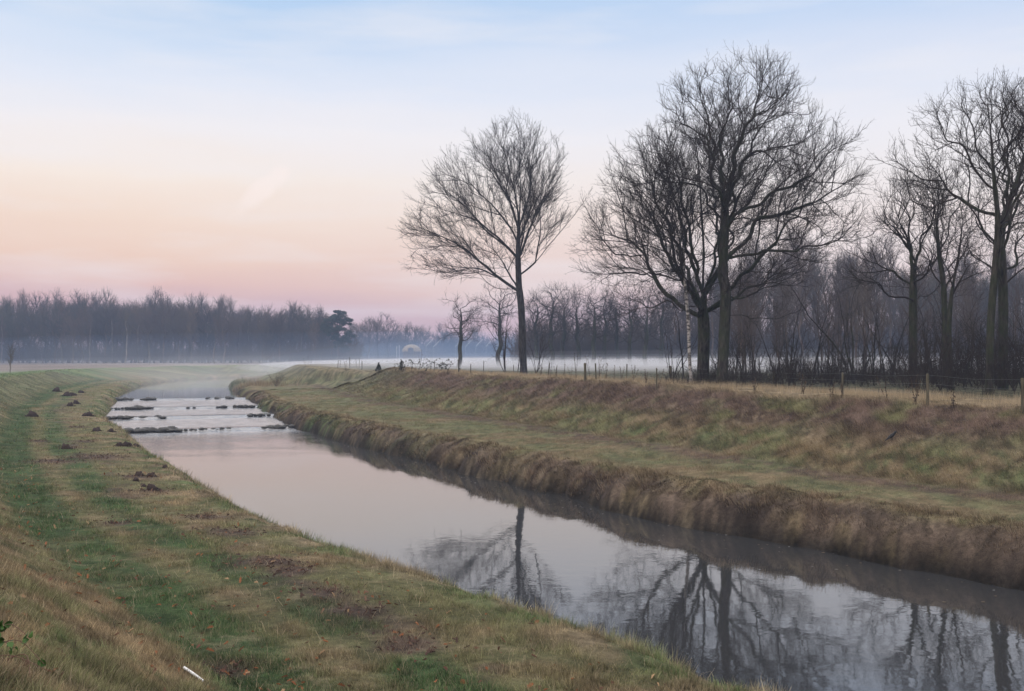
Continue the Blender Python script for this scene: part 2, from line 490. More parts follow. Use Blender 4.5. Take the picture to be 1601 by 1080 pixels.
# ------------------------------------------------------------------ water
def water_mat():
    m, nt, nd, lk = new_mat('river_water')
    out = N(nd, 'ShaderNodeOutputMaterial')
    b = N(nd, 'ShaderNodeBsdfPrincipled')
    b.inputs['Base Color'].default_value = (0.030, 0.031, 0.033, 1)
    b.inputs['Roughness'].default_value = 0.035
    b.inputs['IOR'].default_value = 1.9
    tc = N(nd, 'ShaderNodeTexCoord')
    at = N(nd, 'ShaderNodeAttribute', attribute_name='riffle')
    n1 = N(nd, 'ShaderNodeTexNoise'); n1.inputs['Scale'].default_value = 2.6; n1.inputs['Detail'].default_value = 2.5; n1.inputs['Roughness'].default_value = .5
    n2 = N(nd, 'ShaderNodeTexNoise'); n2.inputs['Scale'].default_value = 0.35; n2.inputs['Detail'].default_value = 2
    n3 = N(nd, 'ShaderNodeTexNoise'); n3.inputs['Scale'].default_value = 4.2; n3.inputs['Detail'].default_value = 4
    for n_ in (n1, n2, n3): lk.new(tc.outputs['Object'], n_.inputs['Vector'])
    # ripples come and go in broad patches
    r2 = ramp(nd, [(0.35, (.35, .35, .35)), (0.65, (1, 1, 1))]); lk.new(n2.outputs['Fac'], r2.inputs['Fac'])
    ml = N(nd, 'ShaderNodeMath', operation='MULTIPLY'); lk.new(r2.outputs['Color'], ml.inputs[0]); ml.inputs[1].default_value = WATER_RIPPLE
    b1 = N(nd, 'ShaderNodeBump'); b1.inputs['Distance'].default_value = 0.02
    lk.new(ml.outputs[0], b1.inputs['Strength']); lk.new(n1.outputs['Fac'], b1.inputs['Height'])
    b2 = N(nd, 'ShaderNodeBump'); b2.inputs['Distance'].default_value = 0.10
    lk.new(at.outputs['Fac'], b2.inputs['Strength']); lk.new(n3.outputs['Fac'], b2.inputs['Height']); lk.new(b1.outputs[0], b2.inputs['Normal'])
    lk.new(b2.outputs[0], b.inputs['Normal'])
    fo = N(nd, 'ShaderNodeAttribute', attribute_name='foam_sheen')
    nf = N(nd, 'ShaderNodeTexNoise'); nf.inputs['Scale'].default_value = .9; nf.inputs['Detail'].default_value = 6; nf.inputs['Roughness'].default_value = .7
    lk.new(tc.outputs['Object'], nf.inputs['Vector'])
    rf = ramp(nd, [(.33, (.15, .15, .15)), (.62, (1, 1, 1))]); lk.new(nf.outputs['Fac'], rf.inputs['Fac'])
    mf = N(nd, 'ShaderNodeMath', operation='MULTIPLY'); lk.new(rf.outputs[0], mf.inputs[0]); lk.new(fo.outputs['Fac'], mf.inputs[1])
    mc = N(nd, 'ShaderNodeMix', data_type='RGBA'); lk.new(mf.outputs[0], mc.inputs['Factor']); mc.inputs['A'].default_value = (0.030, 0.031, 0.033, 1); mc.inputs['B'].default_value = (.62, .62, .64, 1)  # white tint for foam and for bright sky reflection put into the colour
    lk.new(mc.outputs['Result'], b.inputs['Base Color'])
    mr = N(nd, 'ShaderNodeMapRange'); mr.inputs['To Min'].default_value = .035; mr.inputs['To Max'].default_value = .40; lk.new(fo.outputs['Fac'], mr.inputs['Value']); lk.new(mr.outputs[0], b.inputs['Roughness'])
    lk.new(b.outputs[0], out.inputs['Surface'])
    return m
WATER_RIPPLE = 0.115

def build_water():
    s = np.concatenate([np.arange(0, s_at_y(62), 1.0), np.arange(s_at_y(62), s_at_y(112), .12), np.arange(s_at_y(112), RS[-1], 1.5)])
    cx = np.interp(s, RS, RC[:, 0]); cy = np.interp(s, RS, RC[:, 1])
    e = 1.0
    tx = np.interp(s + e, RS, RC[:, 0]) - np.interp(s - e, RS, RC[:, 0]); ty = np.interp(s + e, RS, RC[:, 1]) - np.interp(s - e, RS, RC[:, 1])
    l = np.hypot(tx, ty); tx /= l; ty /= l
    nx, ny = ty, -tx
    off = np.linspace(1.3, -13.6, 60)
    X = cx[:, None] + nx[:, None] * off; Y = cy[:, None] + ny[:, None] * off
    S = np.repeat(s[:, None], len(off), 1)
    skew = (fbm(X * .5, Y * .5, 77, 2) - .5) * .9
    Z = water_level(S + skew)
    rif = np.zeros_like(Z)
    for sw, dz in WEIRS:
        d = S + skew - sw
        rif += np.where(d < .3, np.exp(-((d + .3) / .8) ** 2), np.exp(-(d / .3) ** 2)) * .75
    d0 = S - WEIRS[0][0]
    rif += np.where(d0 < 0, np.exp(-((d0 + 1) / 3.5) ** 2) * .30 + np.exp(-(d0 / 15) ** 2) * .15 * (.4 + 1.2 * sstep(.4, .65, fbm(X * .3 + S * .02, Y * .8, 171, 3))), 0) + np.where((d0 > 0) & (S < WEIRS[3][0]), .025, 0)
    d3 = S + skew - WEIRS[3][0]
    foam_sheen = (.16 * sstep(-26, -4, d0) + 1.0 * sstep(-5, -1.0, d0)) * (1 - sstep(-.3, .6, d3)) * .40  # some foam, plus painted sky brightness on the pools and reach below
    for sw, dz in WEIRS:      # smooth dark lip right at the head of each step
        foam_sheen *= 1 - .8 * np.exp(-((S + skew - sw - .6) / .7) ** 2)
    Z += (fbm(X * 2.2, Y * 2.2, 5, 3) - .5) * .10 * np.clip(rif, 0, 1)
    V = np.stack([X, Y, Z], -1).reshape(-1, 3)
    a, b = X.shape
    i = np.arange(a * b).reshape(a, b)
    Fq = np.stack([i[:-1, :-1], i[1:, :-1], i[1:, 1:], i[:-1, 1:]], -1).reshape(-1, 4)
    me = make_mesh('water', V, [Fq], water_mat(), attrs={'riffle': np.clip(rif, 0, 1).ravel(), 'foam_sheen': np.clip(foam_sheen, 0, 1).ravel()})
    tag(link('water', me), kind='structure')

# ------------------------------------------------------------------ grass blades
RNG = np.random.default_rng(11)

def blades(x, y, length, width_, lean, col, seg2, bend=0.5, zoff=-0.02):
    """one curved blade per point; lean (k,3) is the direction the tip goes"""
    k = len(x)
    base = np.stack([x, y, terrain(x, y) + zoff], -1)
    ang = RNG.uniform(0, 2 * np.pi, k)
    side = np.stack([np.cos(ang), np.sin(ang), np.zeros(k)], -1) * (width_ * .5)[:, None]
    ln = lean / np.linalg.norm(lean, axis=1, keepdims=True)
    upv = np.array([0, 0, 1.0])
    mid_dir = ln * .45 + upv * .65
    mid_dir /= np.linalg.norm(mid_dir, axis=1, keepdims=True)
    mid = base + mid_dir * (length * .5)[:, None]
    tipd = ln * bend + mid_dir * (1 - bend)
    tip = mid + tipd * (length * .55)[:, None]
    if seg2:
        V = np.stack([base - side, base + side, mid + side * .8, mid - side * .8, tip], 1).reshape(-1, 3)
        i = np.arange(k)[:, None] * 5
        q = i + np.array([0, 1, 2, 3]); t = i + np.array([3, 2, 4])
        C = np.repeat(col, 5, 0)
        return V, q, t, C
    tip = base + (mid_dir * .6 + ln * .4) * length[:, None]
    V = np.stack([base - side, base + side, tip], 1).reshape(-1, 3)
    i = np.arange(k)[:, None] * 3
    return V, np.zeros((0, 4), int), i + np.array([0, 1, 2]), np.repeat(col, 3, 0)

def grass_object(name, sets, label_kind='stuff'):
    Vs, Qs, Ts, Cs = [], [], [], []
    o = 0
    for V, q, t, C in sets:
        Vs.append(V); Cs.append(C); Qs.append(q + o); Ts.append(t + o); o += len(V)
    V = np.concatenate(Vs); C = np.concatenate(Cs)
    me = make_mesh(name, V, [np.concatenate(Qs), np.concatenate(Ts)], M_BLADE, C, smooth=False)
    ob = link(name, me)
    tag(ob, kind='stuff')
    print(name, len(V))
    return ob

def jitter_col(c, lo=.6, hi=1.5, dry=.35):
    k = len(c)
    b = RNG.uniform(lo, hi, k)[:, None]
    d = (RNG.random(k) < dry)[:, None] * RNG.uniform(.2, .8, k)[:, None]
    c = c * b
    return np.clip(c * (1 - d) + STRAW * .85 * d, 0.004, .8)

def rand_lean(k, tilt):
    a = RNG.uniform(0, 2 * np.pi, k)
    t = RNG.uniform(0.2, 1, k) * tilt
    return np.stack([np.cos(a) * t, np.sin(a) * t, np.ones(k)], -1)

def in_view(x, y, pad=60):
    px = CX + x / np.maximum(y, .1) * F
    return (y > 1) & (px > -pad) & (px < 1601 + pad)

def build_grass():
    # --- left slope, berm and bank edge, near
    sets = []
    def scatter(cnt, r0, r1, mlo, mhi, power=1.0):
        r = r0 * (r1 / r0) ** RNG.random(cnt) ** power
        px = RNG.uniform(-60, 1300, cnt)
        x = (px - CX) / F * r; y = r
        s, n = sn(x, y); m = -(n + width(y))
        ok = (m > mlo) & (m < mhi)
        return x[ok], y[ok], m[ok]
    for cnt, r0, r1, per in ((640000, 5.0, 13, 12), (520000, 13, 30, 9), (260000, 30, 75, 5), (120000, 75, 150, 3)):
        x, y, m = scatter(cnt // per, r0, r1, .12, 12)
        tone = np.repeat(RNG.uniform(.55, 1.5, len(x)) * np.where(RNG.random(len(x)) < .12, .6, 1), per)
        tlen = np.repeat(RNG.uniform(.55, 1.5, len(x)), per)
        tl = np.repeat(RNG.normal(0, .55, (len(x), 2)), per, 0)
        rad = np.repeat(RNG.uniform(.012, .045, len(x)) * (1 + r0 / 30), per)
        x = np.repeat(x, per); y = np.repeat(y, per)
        off = RNG.normal(0, 1, (len(x), 2)); x = x + off[:, 0] * rad; y = y + off[:, 1] * rad
        s_, n_ = sn(x, y); m = -(n_ + width(y))
        ok_ = (m > .1); x, y, m, tone, tlen, tl, off = x[ok_], y[ok_], m[ok_], tone[ok_], tlen[ok_], tl[ok_], off[ok_]
        c = cover(x, y)
        green = c[:, 1] > c[:, 0]
        clump = fbm(x * 1.9, y * 1.9, 71, 3); cl2 = fbm(x * 6, y * 6, 73, 2)
        litter = (c[:, 0] < .13) & ~green
        keep = RNG.random(len(x)) < np.where(litter, .22, .65 + .35 * cl2)
        x, y, m, c, green, clump, tone, tlen, tl, off = [q_[keep] for q_ in (x, y, m, c, green, clump, tone, tlen, tl, off)]
        slope = sstep(6.2, 7.2, m); edge = (1 - sstep(.6, 1.7, m))
        L = (.035 + .055 * sstep(.4, .7, clump) + .035 * slope * (.5 + clump) + .10 * edge * sstep(.4, .65, clump)) * RNG.uniform(.6, 1.5, len(x))
        L *= 1 + .25 * sstep(20, 60, y)
        w = np.maximum(.0050, y * .00036) * RNG.uniform(.7, 1.4, len(x)) * (1 + .4 * (1 - slope))
        lean = rand_lean(len(x), .7); lean[:, :2] += tl + off * .45; L = L * tlen; c = c * tone[:, None]
        # slope grass is combed downhill
        lean[:, :2] *= (1 + .8 * slope)[:, None]; lean[:, 0] += slope * .3
        col = jitter_col(c, .6, 1.5, .25)
        sets.append(blades(x, y, L, w, lean, col, r1 <= 13))
    # bright clump of fresh grass by the water edge
    for px, py, cnt, rad in ((742, 915, 700, .42), (770, 922, 260, .25), (745, 908, 200, .6), (884, 965, 160, .2), (1135, 975, 0, .2)):
        if not cnt: continue
        gx, gy, gz = ray_ground(px, py)
        x = gx + RNG.normal(0, rad * .8, cnt); y = gy - (x - gx) * -1.2 * .4 + RNG.normal(0, rad * .35, cnt)
        c = np.tile(np.array((.075, .135, .035)), (cnt, 1))
        sets.append(blades(x, y, RNG.uniform(.16, .36, cnt), RNG.uniform(.006, .011, cnt), rand_lean(cnt, .5), jitter_col(c, .7, 1.6, .10), True))
    cnt = 5200
    r = 5.5 * (36 / 5.5) ** RNG.random(cnt); px = RNG.uniform(-40, 1250, cnt); x = (px - CX) / F * r; y = r
    s, n = sn(x, y); m = -(n + width(y)); k = (m > .4) & (m < 11); x, y = x[k], y[k]; cnt = len(x)
    lean = rand_lean(cnt, 1.0); lean[:, 2] = RNG.uniform(-.1, .6, cnt); lean[:, :2] *= 2.5
    sets.append(blades(x, y, RNG.uniform(.10, .30, cnt), np.maximum(.003, y * .00028), lean, np.tile(STRAW * 1.15, (cnt, 1)) * RNG.uniform(.6, 1.25, (cnt, 1)), True, bend=.9, zoff=.0))
    grass_object('bank_grass', sets)

    # --- right side
    sets = []
    def scatter_sn(cnt, y0, y1, nlo, nhi):
        yv = y0 * (y1 / y0) ** RNG.random(cnt)
        s = np.interp(yv, RC[np.argsort(RC[:, 1]), 1][:0] if False else RC[:200, 1], RS[:200])
        n = RNG.uniform(nlo, nhi, cnt)
        cx = np.interp(s, RS, RC[:, 0]); cy = np.interp(s, RS, RC[:, 1])
        tx = np.interp(s + 1, RS, RC[:, 0]) - cx; ty = np.interp(s + 1, RS, RC[:, 1]) - cy
        l = np.hypot(tx, ty); tx /= l; ty /= l
        return s, n, cx + ty * n, cy - tx * n, tx, ty
    # berm
    s, n, x, y, tx, ty = scatter_sn(260000, 15, 115, .9, 10.5)
    k = in_view(x, y) & (n < toe_right(s) + .5); x, y, n = x[k], y[k], n[k]
    c = cover(x, y); cl = fbm(x * 1.5, y * 1.5, 81, 3)
    L = (.04 + .07 * sstep(.4, .7, cl)) * RNG.uniform(.6, 1.5, len(x))
    sets.append(blades(x, y, L, np.maximum(.004, y * .00032), rand_lean(len(x), 1.4), jitter_col(c, .6, 1.45, .3), False))
    # dead grass tussocks along the water edge, each with its own lean, tone and length
    s, n, x, y, tx, ty = scatter_sn(15000, 15, 118, .02, 1.9)
    k = in_view(x, y) & (RNG.random(len(x)) < .25 + .75 * sstep(.38, .58, fbm(x * .9, y * .9, 87, 3))) & (n > .42 * fbm(x * .7, y * .7, 89, 2)); s, n, x, y, tx, ty = s[k], n[k], x[k], y[k], tx[k], ty[k]
    kt, per = len(x), 10
    clm = fbm(x * .95, y * .95, 131, 3)
    tone = RNG.uniform(.38, 1.35, kt) * (.45 + .9 * sstep(.32, .66, clm)); tone[RNG.random(kt) < .15] *= .45
    tlen = RNG.uniform(.45, 1.5, kt) * (.45 + .95 * sstep(.38, .66, clm))
    hang = np.where(RNG.random(kt) < .25, RNG.uniform(-.3, .3, kt), RNG.uniform(.3, 1.5, kt)); al = RNG.normal(0, .75, kt)
    red = RNG.random(kt)
    s, n, x, y, tx, ty, tone, tlen, hang, al, red = [np.repeat(q_, per) for q_ in (s, n, x, y, tx, ty, tone, tlen, hang, al, red)]
    off = RNG.normal(0, .055, (len(x), 2)); x = x + off[:, 0]; y = y + off[:, 1]
    c = lerp(cover(x, y), lerp(np.array((.13, .085, .062)), STRAW * .75, sstep(.55, .9, red)), .5 * (1 - sstep(45, 65, y) * .5))
    c = c * tone[:, None]
    L = RNG.uniform(.11, .26, len(x)) * (1 - .3 * sstep(40, 80, y)) * tlen
    sp_ = 4.0
    lean = np.stack([-ty * hang + tx * al + off[:, 0] * sp_ + RNG.normal(0, .25, len(x)), tx * hang + ty * al + off[:, 1] * sp_ + RNG.normal(0, .25, len(x)), RNG.uniform(-.35, .7, len(x))], -1)
    sets.append(blades(x, y, L, np.maximum(.0065, y * .00030), lean, jitter_col(c, .55, 1.45, .20), True, bend=.85))
    # slope tussocks lodged downhill
    s, n, x, y, tx, ty = scatter_sn(330000, 18, 125, 5.0, 16.0)
    tr = toe_right(s)
    k = in_view(x, y) & (n > tr - .4) & (n < tr + 5.8) & (RNG.random(len(x)) < .3 + .7 * sstep(.35, .6, fbm(x * 1.3, y * 1.3, 91, 3)))
    s, n, x, y, tx, ty = s[k], n[k], x[k], y[k], tx[k], ty[k]
    c = cover(x, y)
    L = RNG.uniform(.12, .34, len(x))
    cl3 = vnoise(x * 2.1, y * 2.1, 137)
    c = c * (.60 + .75 * cl3)[:, None]; L = L * (.6 + .8 * cl3)
    h = RNG.uniform(.5, 1.5, len(x)); al = RNG.normal(.1, .45, len(x))
    lean = np.stack([-ty * h + tx * al, tx * h + ty * al, RNG.uniform(-.5, .6, len(x))], -1)
    sets.append(blades(x, y, L, np.maximum(.005, y * .00027), lean, jitter_col(c, .5, 1.5, .30), True, bend=.8))
    # tall straw along the crest
    s, n, x, y, tx, ty = scatter_sn(150000, 20, 150, 9.0, 24.0)
    tr = toe_right(s)
    k = in_view(x, y) & (n > tr + 4.9) & (n < tr + 13) & (RNG.random(len(x)) < sstep(.32, .62, fbm(x * .9, y * .9, 97, 3)))
    x, y = x[k], y[k]
    c = lerp(cover(x, y), STRAW * 1.0, .55 * (1 - sstep(tr[k] + 8.5, tr[k] + 11, n[k]) * .6))
    L = RNG.uniform(.15, .48, len(x)) * (.55 + .7 * fbm(x * .6, y * .6, 99, 2))
    sets.append(blades(x, y, L, np.maximum(.005, y * .00024), rand_lean(len(x), .55), jitter_col(c, .55, 1.4, .4), False))
    grass_object('dike_grass', sets)

def build_leaves():
    """dead oak leaves lying on the near grass"""
    Vs, Ts, Cs = [], [], []
    cnt = 2600
    r = 6.0 * (34 / 6.0) ** RNG.random(cnt)
    px = RNG.uniform(-20, 1100, cnt)
    x = (px - CX) / F * r; y = r
    s, n = sn(x, y); m = -(n + width(y))
    k = (m > 1.2) & (m < 10) & (RNG.random(cnt) < .25 + .9 * np.exp(-((m - 6.3) / .9) ** 2) + .5 * np.exp(-((m - 3.2) / .7) ** 2))
    x, y = x[k], y[k]
    nl = len(x)
    for (qx, qy, qr) in PATCHES:
        kq = int(90 * qr * qr + 25)
        x = np.concatenate([x, qx + RNG.normal(0, qr * .6, kq)]); y = np.concatenate([y, qy + RNG.normal(0, qr * .7, kq)])
    z = terrain(x, y)
    out = np.array([(0, -.5), (.16, -.28), (.10, -.15), (.26, 0), (.12, .1), (.22, .28), (.06, .36), (0, .5), (-.06, .36), (-.22, .28), (-.12, .1), (-.26, 0), (-.10, -.15), (-.16, -.28)])
    o = 0
    for i in range(len(x)):
        sz = RNG.uniform(.05, .11)
        a = RNG.uniform(0, 6.28); t1, t2 = RNG.normal(0, .45, 2)
        p = out * sz
        ca, sa = math.cos(a), math.sin(a)
        q = np.stack([p[:, 0] * ca - p[:, 1] * sa, p[:, 0] * sa + p[:, 1] * ca], -1)
        zz = q[:, 0] * t1 + q[:, 1] * t2 + np.abs(p[:, 0]) * .7
        V = np.concatenate([np.stack([q[:, 0] + x[i], q[:, 1] + y[i], zz + z[i] + .035], -1), [[x[i], y[i], z[i] + .03]]])
        kk = len(out)
        T = np.array([(j, (j + 1) % kk, kk) for j in range(kk)]) + o
        base = np.array((.26, .105, .05)) if RNG.random() < .55 else (np.array((.14, .07, .05)) if RNG.random() < .7 else np.array((.36, .24, .14)))
        if i >= nl: base = np.array((.085, .055, .045)) if RNG.random() < .75 else np.array((.17, .10, .07))
        c = base * RNG.uniform(.6, 1.2)
        Vs.append(V); Ts.append(T); Cs.append(np.tile(c, (len(V), 1))); o += len(V)
    ob = link('fallen_leaves', make_mesh('fallen_leaves', np.concatenate(Vs), [np.concatenate(Ts)], M_LEAF, np.concatenate(Cs), smooth=False))
    tag(ob, kind='stuff')

def build_flecks():
    # leaves and foam flecks drifting along the right-hand water edge
    cnt = 330
    yv = 15 * (62 / 15.0) ** RNG.random(cnt)
    s = np.interp(yv, RC[:200, 1], RS[:200]); n = -np.abs(RNG.normal(0, 1.1, cnt)) - .05
    cx = np.interp(s, RS, RC[:, 0]); cy = np.interp(s, RS, RC[:, 1])
    tx = np.interp(s + 1, RS, RC[:, 0]) - cx; ty = np.interp(s + 1, RS, RC[:, 1]) - cy; l = np.hypot(tx, ty)
    x = cx + ty / l * n; y = cy - tx / l * n
    k = RNG.random(cnt) < .25 + .75 * sstep(.45, .6, fbm(x * .5, y * .5, 151, 2)); x, y = x[k], y[k]; cnt = len(x)
    a = RNG.uniform(0, 6.28, cnt); sz = RNG.uniform(.015, .04, cnt)
    q = np.arange(6) * math.pi / 3
    V = np.stack([x[:, None] + sz[:, None] * np.cos(q + a[:, None]) * 1.3, y[:, None] + sz[:, None] * np.sin(q + a[:, None]) * .8, np.full((cnt, 6), .006)], -1).reshape(-1, 3)
    i = np.arange(cnt)[:, None] * 6
    T = np.concatenate([i + np.array([0, 1, 2]), i + np.array([0, 2, 3]), i + np.array([0, 3, 4]), i + np.array([0, 4, 5])])
    pal = np.array([(.17, .15, .13), (.12, .09, .06), (.06, .05, .04), (.26, .26, .26)])
    c = pal[RNG.choice(4, cnt, p=[.3, .35, .2, .15])]
    tag(link('floating_leaves', make_mesh('floating_leaves', V, [T], M_LEAF, np.repeat(c, 6, 0), smooth=False)), kind='stuff')

# ------------------------------------------------------------------ trees
def frames(d):
    ref = np.array((.37, .90, .21)); ref = ref / np.linalg.norm(ref)
    u = np.cross(d, ref); u /= np.linalg.norm(u, axis=1, keepdims=True) + 1e-9
    return u, np.cross(d, u)

def rings(P, d, r, K):
    u, v = frames(d)
    a = np.arange(K) * 2 * np.pi / K
    return P[:, None, :] + r[:, None, None] * (np.cos(a)[None, :, None] * u[:, None, :] + np.sin(a)[None, :, None] * v[:, None, :])

class Skel:
    def __init__(self, root, D):
        self.P = [np.array(root, float)]; self.par = [-1]; self.D = D; self.chains = []
    gnarl = 0.0
    grng = np.random.default_rng(1)
    def poly(self, pts, attach=None):
        """resampled polyline hung on the nearest existing node"""
        pts = np.asarray(pts, float)
        P = np.array(self.P)
        if attach is None:
            attach = int(np.argmin(((P - pts[0]) ** 2).sum(1)))
        pts = np.vstack([self.P[attach], pts[1:]])
        c = catmull(pts, 12)
        l = np.concatenate([[0], np.cumsum(np.linalg.norm(np.diff(c, axis=0), axis=1))])
        k = max(1, int(round(l[-1] / self.D)))
        t = np.linspace(0, l[-1], k + 1)[1:]
        q = np.stack([np.interp(t, l, c[:, i]) for i in range(3)], -1)
        prev = attach
        if self.gnarl and attach != 0:
            w = self.grng.normal(0, self.gnarl, (k + 4, 3)); w = (w[:-4] + 2 * w[1:-3] + 2 * w[2:-2] + w[3:-1]) / 3
            q = q + w
        ch = []
        for p in q:
            self.P.append(p); self.par.append(prev); prev = len(self.P) - 1; ch.append(prev)
        self.chains.append(ch)
        return prev

def colonize(sk, A, rng, di=3.5, dk=.8, iters=80, up=.12, inertia=.45, jit=.12, max_nodes=16000, centre=None, rad=0.0):
    P = np.zeros((max_nodes, 3)); par = np.full(max_nodes, -1); nch = np.zeros(max_nodes, int); D = sk.D
    n = len(sk.P)
    P[:n] = sk.P; par[:n] = sk.par
    dirs = np.zeros((max_nodes, 3)); dirs[0] = (0, 0, 1)
    for i in range(1, n):
        d = P[i] - P[par[i]]; dirs[i] = d / (np.linalg.norm(d) + 1e-9); nch[par[i]] += 1
    def dist(idx0, idx1):
        q = ((A ** 2).sum(1)[:, None] + (P[idx0:idx1] ** 2).sum(1)[None]) - 2 * A @ P[idx0:idx1].T
        return q
    q = dist(0, n); ni = q.argmin(1); nd = np.maximum(q[np.arange(len(A)), ni], 0)
    alive = nd > dk * dk
    A = A[alive]; ni = ni[alive]; nd = nd[alive]
    stall = 0
    for it in range(iters):
        if not len(A): break
        m = nd < di * di
        if not m.any(): break
        v = A[m] - P[ni[m]]; v /= np.linalg.norm(v, axis=1, keepdims=True) + 1e-9
        acc = np.zeros((n, 3)); np.add.at(acc, ni[m], v)
        act = np.unique(ni[m])
        act = act[nch[act] < 4]
        if not len(act): break
        dd = acc[act]; dd /= np.linalg.norm(dd, axis=1, keepdims=True) + 1e-9
        dd = dd + dirs[act] * inertia + np.array((0, 0, up)) + rng.normal(0, jit, dd.shape)
        if centre is not None:
            ov = P[act] - centre; ov /= np.linalg.norm(ov, axis=1, keepdims=True) + 1e-9
            dd = dd + ov * rad
        dd /= np.linalg.norm(dd, axis=1, keepdims=True) + 1e-9
        k = len(act)
        if n + k > max_nodes: break
        P[n:n + k] = P[act] + dd * D * rng.uniform(.8, 1.15, k)[:, None]
        dirs[n:n + k] = dd; par[n:n + k] = act; nch[act] += 1
        q = dist(n, n + k); j = q.argmin(1); dq = np.maximum(q[np.arange(len(A)), j], 0)
        b = dq < nd
        ni = np.where(b, n + j, ni); nd = np.where(b, dq, nd)
        n += k
        al = nd > dk * dk
        stall = stall + 1 if al.all() else 0
        if stall > 6: break
        A = A[al]; ni = ni[al]; nd = nd[al]
    return P[:n].copy(), par[:n].copy()

def env_test(env, depth, seed=0, fringe=.22, lo=.84):
    env = sorted(env)
    zz = np.array([e[0] for e in env]); zs = np.linspace(zz[0], zz[-1], 220)
    xl = np.interp(zs, zz, [e[1] for e in env]); xr = np.interp(zs, zz, [e[2] for e in env])
    z0, z1 = zs[0], zs[-1]; kk = 219.0 / (z1 - z0)
    C_ = ((xl + xr) / 2).tolist(); R_ = np.maximum((xr - xl) / 2, .05).tolist()
    tab = vnoise(np.arange(64)[:, None] * .55 + 3, np.arange(64)[None, :] * .55 + seed, seed + 7)
    edge = (lo + fringe * tab).tolist()
    def f(x, y, z):
        if z < z0 or z > z1: return False
        i = int((z - z0) * kk)
        u = (x - C_[i]) / R_[i]; v = y / (R_[i] * depth)
        q = u * u + v * v
        if q < .5: return True
        a = int((math.atan2(v, u) + math.pi) * 10.0) & 63
        e = edge[a][int((z - z0) / (z1 - z0) * 63)]
        return q < e * e
    return f

def ramify(P, par, chains, inside, rng, spec, D, centre):
    # side branches leave every chain at an acute angle, level after level, and grow fairly straight until they reach the crown's edge
    P = [tuple(p) for p in P]; par = list(par)
    rnd = random.Random(int(rng.integers(1 << 30)))
    g = rnd.gauss
    for lev in spec:
        new = []
        sp, th0, ratio, lmin, lmax, jit, up, out, start = lev
        for ch in chains:
            m = len(ch)
            if m < 2: continue
            Lp = m * D
            t = start * Lp + rnd.uniform(0, sp); side = rnd.uniform(0, 6.283)
            while t < Lp + .01:
                i = min(m - 1, int(t / D)); a = ch[i]; b = ch[i - 1] if i else par[ch[0]]
                p = P[a]; q = P[b]
                dx, dy, dz = p[0] - q[0], p[1] - q[1], p[2] - q[2]
                l = math.sqrt(dx * dx + dy * dy + dz * dz) + 1e-9; dx /= l; dy /= l; dz /= l
                side += 2.4 + g(0, .5)
                # perpendicular
                ux, uy, uz = (-dy, dx, 0) if abs(dz) < .95 else (1, 0, 0)
                ul = math.sqrt(ux * ux + uy * uy + uz * uz) + 1e-9; ux /= ul; uy /= ul; uz /= ul
                vx, vy, vz = dy * uz - dz * uy, dz * ux - dx * uz, dx * uy - dy * ux
                cs, sn_ = math.cos(side), math.sin(side)
                th = th0 + g(0, .14)
                ct, st = math.cos(th), math.sin(th)
                ox, oy, oz = p[0] - centre[0], p[1] - centre[1], p[2] - centre[2]
                ol = math.sqrt(ox * ox + oy * oy + oz * oz) + 1e-9
                bx = dx * ct + (ux * cs + vx * sn_) * st + out * ox / ol
                by = dy * ct + (uy * cs + vy * sn_) * st + out * oy / ol
                bz = dz * ct + (uz * cs + vz * sn_) * st + out * oz / ol + up
                fr = t / Lp
                Lc = min(lmax, max(lmin, Lp * ratio * (1.05 - .65 * fr) * rnd.uniform(.55, 1.25)))
                prev = a; x, y, z = p; c2 = []
                for k in range(max(1, int(Lc / D + .5))):
                    bx += g(0, jit) + .04 * ox / ol; by += g(0, jit) + .04 * oy / ol; bz += g(0, jit) + up * .25
                    bl = math.sqrt(bx * bx + by * by + bz * bz) + 1e-9; bx /= bl; by /= bl; bz /= bl
                    x += bx * D; y += by * D; z += bz * D
                    if not inside(x, y, z) and k > 0: break
                    P.append((x, y, z)); par.append(prev); prev = len(P) - 1; c2.append(prev)
                if len(c2): new.append(c2)
                t += sp * rnd.uniform(.65, 1.4)
        chains = new
    return np.array(P), np.array(par)

def radii(P, par, r_tip, r_base):
    n = len(P)
    tips = np.zeros(n); haschild = np.zeros(n, bool)
    haschild[par[1:]] = True
    tips[~haschild] = 1
    order = np.argsort(-np.arange(n))
    for i in range(n - 1, 0, -1):
        tips[par[i]] += tips[i]
    e = math.log(max(tips[0], 2)) / math.log(r_base / r_tip)
    r = r_tip * tips ** (1 / e)
    return r

